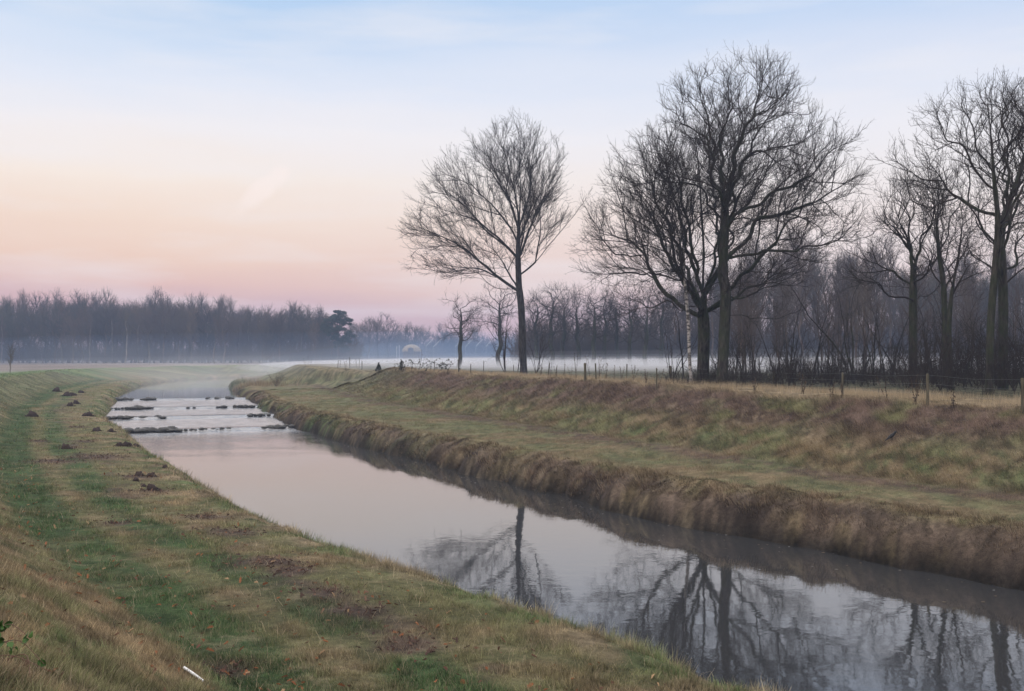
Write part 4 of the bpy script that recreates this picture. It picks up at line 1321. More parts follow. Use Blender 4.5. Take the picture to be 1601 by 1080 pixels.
    for px in np.arange(810, 1720, 5.0):
        for d in (200, 216, 236):
            spots.append((px2x(px, d), d + rng.uniform(-5, 5), 3.1, rng.uniform(0, 6.28), rng.uniform(.8, 1.6), rng.uniform(.6, 1.8)))
    merged_copies('hedge_undergrowth', sh, spots, M_WOOD)
    # --- pine at the end of the left wood
    pine()
    # young tree on the green strip at far left
    me = variant(610, 4.6, .17, 'tall', WM, D=.25, twig=(.30, .010, 1.3), r_base=.05, r_tip=.010, first=.25, thr=.035)
    d = 130.0; x = px2x(16, d)
    place_tree('young_tree', me, (x, d, zt(x, d) - .05), 1.0, .8, 'thin young tree alone at the left edge on the green strip', 'tree')

def leaf_clump(rng, c, rad, cnt, size):
    v = rng.normal(0, 1, (cnt, 3)); v /= np.linalg.norm(v, axis=1, keepdims=True)
    p = c + v * rad * (rng.random(cnt) ** .45)[:, None]
    u = rng.normal(0, 1, (cnt, 3)); u /= np.linalg.norm(u, axis=1, keepdims=True)
    w = np.cross(u, rng.normal(0, 1, (cnt, 3))); w /= np.linalg.norm(w, axis=1, keepdims=True) + 1e-9
    s = size * rng.uniform(.6, 1.3, cnt)[:, None]
    V = np.stack([p - u * s, p + w * s * .4, p + u * s], 1).reshape(-1, 3)
    return V, np.arange(cnt * 3).reshape(-1, 3)

def pine():
    rng = np.random.default_rng(9)
    d = 318.0; x = px2x(528, d); H = CAMZ + (HY - 484) / F * d - 2.5
    o = empty('pine_tree', (x, d, 2.45))
    sk = Skel((0, 0, 0), .8); sk.poly([(0, 0, 0), (.3, 0, H * .4), (-.2, .1, H * .75), (0, 0, H * .95)], 0)
    cl = []
    for k in range(80):
        z = H * rng.uniform(.22, .97); R = 5.2 * (1 - ((z / H - .62) / .45) ** 2 * .8)
        a = rng.uniform(0, 6.28); rr = R * rng.uniform(.25, 1)
        p = np.array((math.cos(a) * rr + (1.2 if z < H * .6 else -.4), math.sin(a) * rr, z)); cl.append(p)
        a0 = np.array((0, 0, z - rr * .35)); sk.poly([a0, (a0 + p) / 2, p])
    P = np.array(sk.P); par = np.array(sk.par); r = radii(P, par, .04, .32)
    dd = np.zeros_like(P); dd[1:] = P[1:] - P[par[1:]]; dd /= np.linalg.norm(dd, axis=1, keepdims=True) + 1e-9; dd[0] = (0, 0, 1)
    V, q = limb_mesh(P, par, r, dd, np.ones(len(P), bool), 6)
    link('trunk', make_mesh('trunk', V, [q], M_WOOD), o)
    Vs, Ts = [], []; n = 0
    for c in cl:
        V, t = leaf_clump(rng, c, rng.uniform(.7, 1.5), 300, .42)
        V[:, 2] = c[2] + (V[:, 2] - c[2]) * .55
        Vs.append(V); Ts.append(t + n); n += len(V)
    link('crown', make_mesh('crown', np.concatenate(Vs), [np.concatenate(Ts)], M_PINE, smooth=False), o)
    tag(o, 'dark evergreen pine at the right-hand end of the long wood', 'tree')

def birch_mat():
    m, nt, nd, lk = new_mat('birch_bark')
    out = N(nd, 'ShaderNodeOutputMaterial'); b = N(nd, 'ShaderNodeBsdfPrincipled'); b.inputs['Roughness'].default_value = .75
    tc = N(nd, 'ShaderNodeTexCoord'); mp = N(nd, 'ShaderNodeMapping'); mp.inputs['Scale'].default_value = (2.5, 2.5, 4.5)
    lk.new(tc.outputs['Object'], mp.inputs['Vector'])
    n1 = N(nd, 'ShaderNodeTexNoise'); n1.inputs['Scale'].default_value = 1.6; n1.inputs['Detail'].default_value = 4
    lk.new(mp.outputs[0], n1.inputs['Vector'])
    r = ramp(nd, [(.42, (.045, .04, .038)), (.54, (.30, .275, .26)), (1, (.42, .39, .37))])
    lk.new(n1.outputs['Fac'], r.inputs['Fac']); lk.new(r.outputs['Color'], b.inputs['Base Color']); lk.new(b.outputs[0], out.inputs['Surface'])
    return m

def build_understory():
    rng = np.random.default_rng(31)
    # birch in front of the broad oak
    d = 60.5; bx = px2x(1081, d); bz = zt(bx, d) - .05
    k = d / F
    def w(px, py): return ((px - 1081) * k, 0, CAMZ - (py - HY) * k - bz)
    sk = Skel((0, 0, 0), .4)
    pts = [w(1081, 600), w(1078, 560), w(1076, 500), w(1071, 440), w(1069, 390), w(1067, 340), w(1066, 290)]
    pts[0] = (0, 0, 0)
    sk.poly([np.array(p) for p in pts], 0)
    A = []
    top = w(1066, 290)[2]
    while len(A) < 260:
        z = top * rng.uniform(.45, 1.02); R = 1.6 * (1.05 - z / top) + .35
        a = rng.uniform(0, 6.28); r_ = R * math.sqrt(rng.random())
        A.append((np.interp(z, [p[2] for p in pts], [p[0] for p in pts]) + r_ * math.cos(a), r_ * math.sin(a), z))
    P, par = colonize(sk, np.array(A), rng, di=2.5, dk=.6, up=.3)
    r = radii(P, par, .006, .10)
    t, c = tree_meshes(P, par, r, rng, (birch_mat(), M_TWIG), thr=.045, twig_L=.22, twig_r=.005, twig_sel=.8, flare=.3)
    o = empty('birch_tree', (bx, d, bz)); link('trunk', t, o); link('crown', c, o)
    tag(o, 'thin silver birch with a white and black peeling trunk, left of the broad oak', 'tree')
    # saplings and bushes along the dike behind the fence
    tall = [shrub_meshes(700 + i, 7.0, 1 + i % 2, .12, (M_OAK if i % 2 else M_DARK, M_TWIG), .055, .007, .9, .3) for i in range(5)]
    bush = [shrub_meshes(720 + i, 3.2, 7, .5, (M_TWIG, M_TWIG), .022, .0055, 1.0, .18) for i in range(4)]
    low = [shrub_meshes(740 + i, 1.3, 9, .9, (M_TWIG, M_TWIG), .010, .004, 1.2, .12) for i in range(3)]
    def put(name, me, px, d, h, h0, lab, cat, grp):
        x = px2x(px, d)
        o = empty(name, (x, d, zt(x, d) - .05), rng.uniform(0, 6.28)); s = h / h0; o.scale = (s, s, s)
        a = link('stem', me[0], o); b = link('crown', me[1], o)
        tag(o, lab, cat, grp); return o
    sap = [(1066, 430, 66), (1155, 520, 63), (1213, 470, 64), (1232, 455, 66), (1270, 420, 70), (1283, 440, 67), (1301, 475, 62), (1317, 460, 64), (1336, 430, 66), (1345, 470, 60), (1356, 480, 66), (1367, 440, 62), (1373, 490, 68),
           (1386, 455, 64), (1400, 440, 63), (1412, 480, 60), (1446, 470, 62), (1460, 430, 66), (1505, 470, 56), (1520, 440, 58), (1532, 490, 60), (1585, 450, 52), (1596, 470, 55), (1610, 460, 54), (1180, 480, 70), (1250, 500, 72), (1330, 380, 72), (1395, 420, 74), (1480, 440, 70)]
    for i, (px, top, d) in enumerate(sap):
        x = px2x(px, d); h = CAMZ + (HY - top) / F * d - 3.2
        put('sapling', tall[i % 5], px, d, h, 7.0, 'thin bare sapling in the thicket under the oaks', 'sapling', 'bare saplings in the thicket under the oaks')
    for i in range(64):
        px = rng.uniform(1120, 1640); d = rng.uniform(56, 80) if px < 1450 else rng.uniform(50, 72)
        put('bare_bush', bush[i % 4], px, d, rng.uniform(1.8, 4.2), 3.2, 'many-stemmed bare bush in the thicket under the oaks', 'bush', 'bare bushes in the thicket under the oaks')
    put('bare_bush', bush[0], 1050, 62, 3.6, 3.2, 'bare bush left of the birch at the edge of the misty field', 'bush', None)
    put('leaning_sapling', tall[2], 808, 93, 5.0, 7.0, 'thin bare sapling close against the foot of the lone tree', 'sapling', None)
    put('bare_bush', bush[1], 838, 97, 5.0, 3.2, 'twiggy bush just behind the lone tree, right of its trunk', 'bush', None)
    put('bare_bush', bush[2], 790, 100, 5.6, 3.2, 'twiggy bush just behind the lone tree, left of its trunk', 'bush', None)
    # dark low undergrowth in front of the thicket
    arr = [mesh_arrays(m[1]) for m in low] + [mesh_arrays(m[1]) for m in bush[:1]]
    spots = []
    for px in np.arange(1040, 1680, 1.25):
        d = rng.uniform(54, 76) if px < 1400 else rng.uniform(46, 70)
        x = px2x(px, d); dens = np.interp(px, [1040, 1150, 1300, 1450, 1680], [.25, .7, .9, 1.3, 1.6])
        spots.append((x, d, zt(x, d) - .05, rng.uniform(0, 6.28), rng.uniform(.7, 1.4), rng.uniform(.4, 1.0) * dens))
    merged_copies('thicket_undergrowth', arr, spots, M_TWIG)
    # rounded bushes near the hut far away
    for px, d, h, lab in ((676, 395, 4.6, 'rounded dark bush right of the pale domed hut'), (606, 400, 3.6, 'low hazy bush left of the pale domed hut')):
        o = put('round_bush', bush[3], px, d, h, 3.2, lab, 'bush', None)
        o.scale = (h / 3.2 * 1.9, h / 3.2 * 1.9, h / 3.2)

def curve_tube(pts, r0, r1, K=5, n=6):
    c = catmull(pts, n); d = np.gradient(c, axis=0); d /= np.linalg.norm(d, axis=1, keepdims=True) + 1e-9
    R = rings(c, d, np.linspace(r0, r1, len(c)), K)
    V = R.reshape(-1, 3); m = len(c)
    i = np.arange(m - 1)[:, None] * K; j = np.arange(K)
    q = np.stack([i + j, i + (j + 1) % K, i + K + (j + 1) % K, i + K + j], -1).reshape(-1, 4)
    return V, q, c, d

def leaf_poly(rng, p, direction, size):
    """toothed oval leaflet, cupped along its midrib"""
    d = np.array(direction, float); d /= np.linalg.norm(d) + 1e-9
    s = np.cross(d, rng.normal(0, 1, 3)); s /= np.linalg.norm(s) + 1e-9
    nrm = np.cross(d, s)
    o = [(0, 0), (.2, .25), (.42, .40), (.7, .33), (1, 0), (.7, -.33), (.42, -.40), (.2, -.25)]
    V = [p + size * (a * d + b * s + abs(b) * .4 * nrm) for a, b in o] + [p + size * .45 * d]
    T = [(i, (i + 1) % 8, 8) for i in range(8)]
    return np.array(V), np.array(T)

def plant(name, loc, label, cat, canes, leafmat, canemat, leafsize, seed, group=None, leaf_n=3):
    rng = np.random.default_rng(seed)
    o = empty(name, loc)
    Vs, Qs, Lv, Lt = [], [], [], []; n = 0; ln = 0
    for pts, dens, r0 in canes:
        V, q, c, d = curve_tube(pts, r0, r0 * .5)
        Vs.append(V); Qs.append(q + n); n += len(V)
        for i in range(2, len(c)):
            if rng.random() > dens: continue
            for _ in range(leaf_n):
                dr = d[i] * .4 + rng.normal(0, .8, 3)
                Vv, T = leaf_poly(rng, c[i] + rng.normal(0, leafsize * .2, 3), dr, leafsize * rng.uniform(.6, 1.25))
                Lv.append(Vv); Lt.append(T + ln); ln += len(Vv)
    link('cane', make_mesh('cane', np.concatenate(Vs), [np.concatenate(Qs)], canemat), o)
    if Lv: link('leaves', make_mesh('leaves', np.concatenate(Lv), [np.concatenate(Lt)], leafmat, smooth=False), o)
    tag(o, label, cat, group)
    return o

# ------------------------------------------------------------------ fence and small things
def box_post(h, w, seed, lean=(0, 0)):
    rng = np.random.default_rng(seed)
    K = 8
    zs = [0, .1, h * .4, h * .75, h - w * .25, h]
    V = []
    for i, z in enumerate(zs):
        rr = w * .5 * (1.0 + rng.normal(0, .05)) * (.72 if i == len(zs) - 1 else 1)
        for k in range(K):
            a = k * 2 * math.pi / K
            V.append((math.cos(a) * rr + lean[0] * z / h, math.sin(a) * rr + lean[1] * z / h, z))
    q = [(i * K + k, i * K + (k + 1) % K, (i + 1) * K + (k + 1) % K, (i + 1) * K + k) for i in range(len(zs) - 1) for k in range(K)]
    V.append((lean[0], lean[1], h + .005)); t = [((len(zs) - 1) * K + k, (len(zs) - 1) * K + (k + 1) % K, len(V) - 1) for k in range(K)]
    return np.array(V), [np.array(q), np.array(t)]

def crest_spot(px, d0=92.0, d1=150.0):
    ds = np.linspace(d0, d1, 240); xs = px2x(px, ds); h = terrain(xs, ds)
    k = int(np.argmax((h - CAMZ) / ds))
    return float(xs[k]), float(ds[k]), float(h[k])

def build_fence():
    posts = [(528, 563, 576, .06, 1), (532, 562, 573, .06, 1), (547, 558, 574, .13, 1), (557.5, 560, 573, .06, 1), (562, 560, 573, .07, 1), (566, 564, 578, .09, 1), (592.5, 566.5, 579, .15, 1), (627, 566, 580, .14, 1),
             (679, 564, 581, .07, 1), (717, 555.5, 583, .12, 1), (736, 569, 583.5, .07, 1), (756, 564, 582.5, .08, 1), (803, 570, 584, .06, 1), (857, 567, 589, .08, 1), (915, 569, 597, .17, 0), (932, 568, 593, .09, 0), (979.5, 569, 592, .09, 0),
             (1026.5, 577, 611, .075, 0), (1051, 572, 598, .16, 0), (1210, 581, 606, .10, 0), (1317, 583, 620, .08, 0), (1450, 584, 633, .105, 0), (1598, 592, 646, .1, 0)]
    spots = []
    for px, ty, by, w, dk in posts:
        x, d, z = ray_ground(px, by)
        if px < 640 and d > 135: x, d, z = crest_spot(px)
        elif d > 175 or d < 25:
            d = float(np.interp(px, [520, 640, 720, 830, 900, 1050, 1450, 1600], [130, 112, 96, 82, 66, 60, 36, 31])); x = px2x(px, d); z = zt(x, d)
        h = max(.6, (by - ty) * d / F)
        spots.append((x, d, z, h, w, dk))
    o = empty('wire_fence', (spots[12][0], spots[12][1], spots[12][2]))
    tag(o, 'old wire fence of uneven wooden posts running along the top of the right dike', 'fence')
    base = np.array(o.location)
    rng = np.random.default_rng(3)
    for i, (x, d, z, h, w, dk) in enumerate(spots):
        V, f = box_post(h + .1, w, i, (rng.normal(0, .05), rng.normal(0, .05)))
        V = V + np.array((x, d, z - .1)) - base
        p = link('fence_post', make_mesh('fence_post', V, f, M_POSTDK if dk else M_POST), o)
    main = [s for s in spots if s[4] >= .08]
    for lev in (.38, .68, .95):
        pts = []
        for a, b in zip(main[:-1], main[1:]):
            if math.hypot(a[0] - b[0], a[1] - b[1]) > 40: continue
            za = a[2] + a[3] * lev; zb = b[2] + b[3] * lev
            pts += [(a[0], a[1], za), ((a[0] + b[0]) / 2, (a[1] + b[1]) / 2, (za + zb) / 2 - .06)]
        pts.append((b[0], b[1], zb))
        V, q, _, _ = curve_tube(np.array(pts) - base, .0018, .0018, 4, 3)
        link('wire', make_mesh('wire', V, [q], M_WIRE), o)

def lump(seed, size, sz, mat, name, rough=.35, sub=3):
    import bmesh
    bm = bmesh.new(); bmesh.ops.create_icosphere(bm, subdivisions=sub, radius=1)
    rng = np.random.default_rng(seed); ox, oy = rng.uniform(0, 50, 2)
    for v in bm.verts:
        a = float(fbm(np.array([v.co.x * 1.6 + ox + v.co.z * .9]), np.array([v.co.y * 1.6 + oy - v.co.z * .7]), seed, 3)[0]) - .5
        b = float(vnoise(np.array([v.co.x * 6 + ox]), np.array([v.co.y * 6 + v.co.z * 4 + oy]), seed + 3)[0]) - .5
        v.co *= 1 + rough * 1.6 * a + rough * .5 * b
        v.co.x *= size; v.co.y *= size; v.co.z *= sz
    me = bpy.data.meshes.new(name); bm.to_mesh(me); bm.free()
    me.polygons.foreach_set('use_smooth', [True] * len(me.polygons))
    me.materials.append(mat)
    return me

def mesh_tris(me):
    V = np.empty(len(me.vertices) * 3, np.float32); me.vertices.foreach_get('co', V)
    q = np.empty(len(me.loops), np.int32); me.loops.foreach_get('vertex_index', q)
    return V.reshape(-1, 3), q.reshape(-1, 3)

def build_small():
    rng = np.random.default_rng(55)
    # molehills on the left bank
    hills = [(219, 744, .22), (238, 745, .20), (213, 752, .15), (240, 766, .24), (224, 760, .12), (50, 651, .5), (88, 612, .55), (104, 619, .5), (113, 618.5, .4), (126, 614, .4), (120, 631.5, .4), (110, 635, .4), (139, 650.5, .4), (152, 674, .3), (173, 675, .25), (186, 697, .22), (197, 697.5, .28), (212, 698, .2), (258, 732, .16), (104, 702, .3)]
    lv = [mesh_tris(lump(60 + i, 1, .8, M_SOIL, 'soil_lump', .6, 2)) for i in range(4)]
    ms = []
    for i in range(4):
        Vs, Ts = [], []; o_ = 0
        for k in range(60):
            big = k < 4
            a = rng.uniform(0, 6.28); rr = abs(rng.normal(0, .28)) if big else rng.uniform(.2, 1.25) ** 1.0
            sz = rng.uniform(.38, .62) if big else rng.uniform(.03, .11)
            V, t = lv[rng.integers(4)]
            hz = .0 if big else max(0, .42 - rr * .45)
            Vs.append(V * np.array((sz, sz, sz * (1.25 if big else 1))) + np.array((rr * math.cos(a), rr * math.sin(a), hz))); Ts.append(t + o_); o_ += len(V)
        ms.append(make_mesh('molehill', np.concatenate(Vs), [np.concatenate(Ts)], M_SOIL))
    for i, (px, py, s) in enumerate(hills):
        x, d, z = ray_ground(px, py)
        o = link('molehill', ms[i % 4], None, (x, d, z)); o.scale = (s * .95, s * .95, s * 1.25); o.rotation_euler = (0, 0, rng.uniform(0, 6))
        near = py > 735
        tag(o, 'dark fresh molehill in the cluster beside the water, nearest the camera' if near else 'dark molehill on the far part of the grassy left bank', 'molehill', 'near molehills' if near else 'molehills along the left bank')
    # rocks of the weirs
    rk = [lump(80 + i, 1, .6, M_STONE, 'rock', .5, 2) for i in range(5)]
    names = ['lowest, nearest', 'second', 'third', 'topmost']
    spans = [[(-.02, .34, 26, .46), (.34, .62, 9, .20), (.80, 1.06, 14, .34)], [(-.02, .22, 12, .34), (.28, .34, 3, .36), (.86, 1.0, 8, .26)], [(-.02, .10, 5, .28), (.12, .26, 6, .52), (.5, .56, 2, .24), (.72, .78, 3, .34), (.84, .92, 4, .30), (.94, .99, 3, .34)],
             [(-.02, .06, 4, .44), (.09, .12, 2, .3), (.19, .28, 5, .52), (.70, .73, 2, .34), (.76, .80, 2, .36), (.84, .91, 4, .34)]]
    for wi, (sw, dz) in enumerate(WEIRS):
        cx = np.interp(sw, RS, RC[:, 0]); cy = np.interp(sw, RS, RC[:, 1])
        tx = np.interp(sw + 1, RS, RC[:, 0]) - cx; ty = np.interp(sw + 1, RS, RC[:, 1]) - cy; l = math.hypot(tx, ty); tx /= l; ty /= l
        W = float(width(cy))
        for a, b, cnt, s in spans[wi]:
            for j in range(cnt):
                t = a + (b - a) * (j + rng.uniform(.2, .8)) / cnt
                n = -W * (1 - t)
                ds = rng.normal(.1, .16)
                x = cx + ty * n + tx * ds; y = cy - tx * n + ty * ds
                sz = s * rng.uniform(.6, 1.25)
                o = link('rock', rk[rng.integers(5)], None, (x, y, float(water_level(np.array([sw + .3]))[0]) - .04 + sz * .05))
                o.scale = (sz * rng.uniform(.6, 1.1), sz * rng.uniform(.5, .8), sz * rng.uniform(.28, .95)); o.rotation_euler = (0, 0, rng.uniform(0, 6))
                tag(o, 'dark wet rock in the %s of the four stone weirs' % names[wi], 'rock', 'rocks of the %s weir' % names[wi])
    # dark debris and stones at the right end of the lowest weir
    # crow on the slope
    x, d, z = ray_ground(1394, 691)
    o = empty('crow', (x, d, z), 0)
    import bmesh
    sk = bpy.data.meshes.new('body')
    pts = [(-.24, 0, .02, .012), (-.15, 0, .09, .035), (-.06, 0, .155, .062), (.02, 0, .215, .066), (.085, 0, .275, .045), (.115, 0, .325, .044), (.14, 0, .335, .03), (.175, 0, .325, .012), (.215, 0, .312, .004)]
    V = []; K = 10
    P = np.array([p[:3] for p in pts]); dd = np.gradient(P, axis=0); dd /= np.linalg.norm(dd, axis=1, keepdims=True)
    R = rings(P, dd, np.array([p[3] for p in pts]), K); Vv = R.reshape(-1, 3)
    i = np.arange(len(pts) - 1)[:, None] * K; j = np.arange(K)
    q = np.stack([i + j, i + (j + 1) % K, i + K + (j + 1) % K, i + K + j], -1).reshape(-1, 4)
    link('body', make_mesh('body', Vv, [q[: (len(pts) - 3) * K]], M_FEATHER), o)
    link('beak', make_mesh('beak', Vv, [q[(len(pts) - 3) * K:]], M_BEAK), o)
    for sgn in (-1, 1):
        Vl, ql, _, _ = curve_tube([(-.01, sgn * .03, .17), (.0, sgn * .035, .08), (-.01, sgn * .035, -.02)], .008, .006, 5, 4)
        link('leg', make_mesh('leg', Vl, [ql], M_BEAK), o)
        Vw = np.array([(.06, sgn * .058, .25), (-.05, sgn * .075, .19), (-.22, sgn * .03, .05), (-.10, sgn * .070, .11), (.03, sgn * .072, .17), (-.03, sgn * .078, .20)])
        link('wing', make_mesh('wing', Vw, [np.array([(0, 1, 5), (1, 2, 5), (2, 3, 5), (3, 4, 5), (4, 0, 5)])], M_FEATHER, smooth=False), o)
    o.scale = (.95, .95, .95)
    tag(o, 'black crow standing on the grassy slope of the right dike', 'bird')
    # white plastic tube
    x, d, z = ray_ground(289, 1050); x2, d2, z2 = ray_ground(319, 1069)
    v = np.array((x2 - x, d2 - d, z2 - z)); L = np.linalg.norm(v)
    pts = np.array([(0, 0, .05), v * .5 + (0, 0, .045), v + np.array((0, 0, .03))])
    V, q, c, dd = curve_tube(pts, .016, .016, 10, 5)
    V2, q2, _, _ = curve_tube(pts, .011, .011, 10, 5)
    o = link('plastic_tube', make_mesh('plastic_tube', V, [q], M_WHITE), None, (x, d, z))
    tag(o, 'short white plastic tube lying in the grass at the foot of the left slope', 'tube')
    # straw domed hut and white slanted poles across the field
    d = 385.0; x = px2x(643.5, d)
    o = empty('domed_hut', (x, d, 3.0))
    K, J = 28, 8; R = 3.75; V = []; 
    for jn in range(J + 1):
        t = jn / J
        rr = R * math.cos(t * math.pi / 2) ** .8; zz = 3.6 + 2.8 * math.sin(t * math.pi / 2) * (.8 + .2 * t)
        for kk in range(K): V.append((rr * math.cos(kk * 6.2832 / K), rr * math.sin(kk * 6.2832 / K), zz))
    q = [(a * K + b, a * K + (b + 1) % K, (a + 1) * K + (b + 1) % K, (a + 1) * K + b) for a in range(J) for b in range(K)]
    link('roof', make_mesh('roof', np.array(V), [np.array(q)], M_THATCH), o)
    V = [(3.3 * math.cos(b * 6.2832 / K), 3.3 * math.sin(b * 6.2832 / K), zz) for zz in (0, 3.75) for b in range(K)]
    q = [(b, (b + 1) % K, K + (b + 1) % K, K + b) for b in range(K)]
    link('wall', make_mesh('wall', np.array(V), [np.array(q)], M_WOOD), o)
    V = [(-1.0, -3.85, 0), (1.0, -3.85, 0), (1.0, -3.85, 4.8), (0, -3.85, 5.2), (-1.0, -3.85, 4.8), (-1.0, -2.2, 0), (1.0, -2.2, 0), (1.0, -2.2, 4.8), (0, -2.2, 5.2), (-1.0, -2.2, 4.8)]
    me = bpy.data.meshes.new('doorway'); me.from_pydata(V, [], [(0, 1, 2, 3, 4), (1, 6, 7, 2), (2, 7, 8, 3), (3, 8, 9, 4), (4, 9, 5, 0)]); me.materials.append(M_DARKHOLE); me.update()
    link('doorway', me, o)
    tag(o, 'pale straw-coloured domed hut with a dark doorway, far across the misty field', 'hut')
    for i, (px0, py0, px1, py1) in enumerate([(666, 541, 677, 529), (677.5, 542, 690, 529), (712, 541.5, 722, 530), (728, 541.5, 738.5, 530), (744, 541.5, 754, 530), (760, 541, 770, 530), (776, 541, 786, 530)]):
        dd_ = 390.0
        a = np.array((px2x(px0, dd_), dd_, CAMZ - (py0 - HY) / F * dd_)); b = np.array((px2x(px1, dd_), dd_ + 2, CAMZ - (py1 - HY) / F * dd_))
        g = np.array((a[0], a[1], 3.0))
        o = empty('slanted_frame', g)
        V, q, _, _ = curve_tube([a - g, (a + b) / 2 - g, b - g], .10, .10, 6, 3); link('slanted_pole', make_mesh('slanted_pole', V, [q], M_PALE), o)
        V, q, _, _ = curve_tube([(0, 0, 0), (a - g) * .5, a - g + np.array((0, 0, .1))], .035, .035, 6, 3); link('upright', make_mesh('upright', V, [q], M_PALE), o)
        tag(o, 'white slanted pole on a short upright, in the row right of the domed hut', 'frame', 'white slanted poles right of the domed hut')
    for px, ty in ((620.3, 541), (624.3, 539.5)):
        dd_ = 385.0; h = CAMZ + (HY - ty) / F * dd_ - 3.0
        V, f = box_post(h, .22, int(px))
        o = link('white_post', make_mesh('white_post', V, f, M_PALE), None, (px2x(px, dd_), dd_, 3.0))
        tag(o, 'thin white post left of the domed hut', 'post', 'white posts left of the domed hut')
    # brambles
    x, d, z = ray_ground(2, 1042); rg = np.random.default_rng(4)
    canes = []
    for a, b, c_, dens in (((-.5, .1, -.05), (.1, .12, .30), (.55, -.02, .05), .35), ((-.4, .3, 0), (-.1, .35, .42), (.28, .2, .30), .75), ((-.3, -.1, .0), (.15, -.1, .18), (.75, -.25, .02), .1), ((-.6, .0, .1), (-.2, .1, .36), (.12, .12, .2), .75), ((-.4, -.35, .0), (-.1, -.3, .2), (.2, -.4, .06), .6), ((.0, .1, .05), (.35, -.05, .16), (.62, -.5, -.1), .08)):
        canes.append(([tuple(.6 * q_ for q_ in a), tuple(.6 * q_ for q_ in b), tuple(.6 * q_ for q_ in c_)], dens * .75, .004))
    plant('bramble', (x, d, z), 'green-leaved bramble with reddish canes in the bottom left corner', 'bramble', canes, M_LEAFGREEN, M_CANE, .062, 4, None, 2)
    x, d, z = ray_ground(662, 582)
    canes = []
    for k in range(30):
        a = rg.uniform(-2.2, 2.2); canes.append(([(a, rg.normal(0, .3), 0), (a + rg.normal(0, .4), rg.normal(0, .4), rg.uniform(.4, 1.0)), (a + rg.normal(0, 1.0), rg.normal(0, .5), rg.uniform(.3, 1.3))], .45, .008))
    plant('bramble', (x, d, z), 'dark straggling bramble on the crest of the right dike, near the leaning post', 'bramble', canes, M_LEAFDARK, M_STALK, .13, 5, None, 2)
    for px, by, lab, s in ((627, 582, 'dark creeper smothering a fence post on the dike crest', 1.0), (592, 581, 'smaller dark creeper on the fence post at the far end of the dike', .7)):
        x, d, z = ray_ground(px, by)
        if d > 150: x, d, z = crest_spot(px)
        canes = []
        for k in range(16):
            a = rg.uniform(0, 6.28); r_ = rg.uniform(.2, .95) * s
            canes.append(([(r_ * math.cos(a) - .15, r_ * math.sin(a), 0), (.5 * r_ * math.cos(a), .5 * r_ * math.sin(a), rg.uniform(.35, .7) * s), (.05 * math.cos(a), .05 * math.sin(a), rg.uniform(.8, 1.25) * s)], .5, .014))
        plant('creeper', (x, d, z), lab, 'creeper', canes, M_LEAFDARK, M_STALK, .13, int(px), None, 2)
    # tall dry weeds along the crest
    weeds = [(541, 580, 1.6), (482, 571, 1.7), (478, 572, 1.3), (486, 572, 1.2), (656, 580, 2.4), (901, 592, 1.7), (923, 592, 1.8), (947, 592, 1.1), (845, 588, 1.1), (862, 590, 1.2), (870, 590, 1.0), (882, 590, 1.3), (893, 591, 1.0), (936, 592, 1.4), (960, 593, .9), (972, 594, .9), (990, 596, 1.0), (1010, 600, .8), (1030, 606, 1.0), (1300, 622, .6), (1318, 622, .6), (1385, 628, 1.2), (1430, 632, 1.2), (1490, 640, .6), (1180, 612, .6), (1255, 616, .9), (815, 585, 1.2), (700, 583, .6)]
    weeds += [(247, 1012, .22), (268, 1040, .16), (118, 1018, .14), (181, 986, .15), (455, 885, .10), (1238, 985, .0)][:5]
    rgw = np.random.default_rng(8)
    for i, (px, by, h) in enumerate(weeds):
        x, d, z = ray_ground(px, by)
        if d > 150: x, d, z = crest_spot(px)
        canes = []
        for k in range(rgw.integers(2, 5)):
            lx, ly = rgw.normal(0, .14, 2) * h; hh = h * rgw.uniform(.6, 1.05)
            canes.append(([(rgw.normal(0, .05), rgw.normal(0, .05), -.03), (lx * .5, ly * .5, hh * .5), (lx, ly, hh)], .75 if h > .3 else 0.0, .010 if h > .3 else .0028))
        if h < .3: lab0 = 'small dead twig standing in the grass of the left slope'
        lab = lab0 if h < .3 else {541: 'tall dead weed with seed heads among the posts at the far end of the dike', 656: 'tallest dead weed with a dark tufted head, rising from the crest bramble', 482: 'clump of tall dead weeds on the far mound by the river bend'}.get(px, 'dry brown weed stalk standing on the crest of the right dike')
        plant('dry_weed', (x, d, z), lab, 'weed', canes, M_STALK, M_STALK, .060, i + 40, None if px in (541, 656, 482) else ('dry weed stalks along the right dike' if h > .3 else 'dead twigs on the left slope'), 2)
    # rush bed at the bend and the bush behind it
    rs = []
    for px, py, cnt, h in ((352, 610, 500, .8), (360, 608, 500, .9), (346, 606, 300, .6)):
        x, d, z = ray_ground(px, py)
        xx = x + RNG.normal(0, 1.1, cnt); yy = d + RNG.normal(0, 1.5, cnt)
        rs.append(blades(xx, yy, RNG.uniform(.4, 1.0, cnt) * h, np.full(cnt, .045), rand_lean(cnt, .5), jitter_col(np.tile(np.array((.07, .10, .045)), (cnt, 1)), .6, 1.4, .15), False))
    # drier reeds behind it
    for px, py, cnt in ((385, 603, 400), (405, 602, 350), (425, 603, 250)):
        x, d, z = ray_ground(px, py)
        xx = x + RNG.normal(0, 1.4, cnt); yy = d + RNG.normal(0, 1.4, cnt)
        rs.append(blades(xx, yy, RNG.uniform(.3, .8, cnt), np.full(cnt, .04), rand_lean(cnt, .6), jitter_col(np.tile(TAN * .8, (cnt, 1)), .6, 1.4, .3), False))
    grass_object('river_reeds', rs)
    me = shrub_meshes(760, 1.5, 14, 1.3, (M_BRUSH, M_BRUSH), .014, .007, 1.4, .2)
    x, d, z = ray_ground(432, 604)
    o = empty('bare_bush', (x, d, z - .05)); link('stem', me[0], o); link('crown', me[1], o); tag(o, 'low bare bush at the foot of the far mound by the river bend', 'bush')

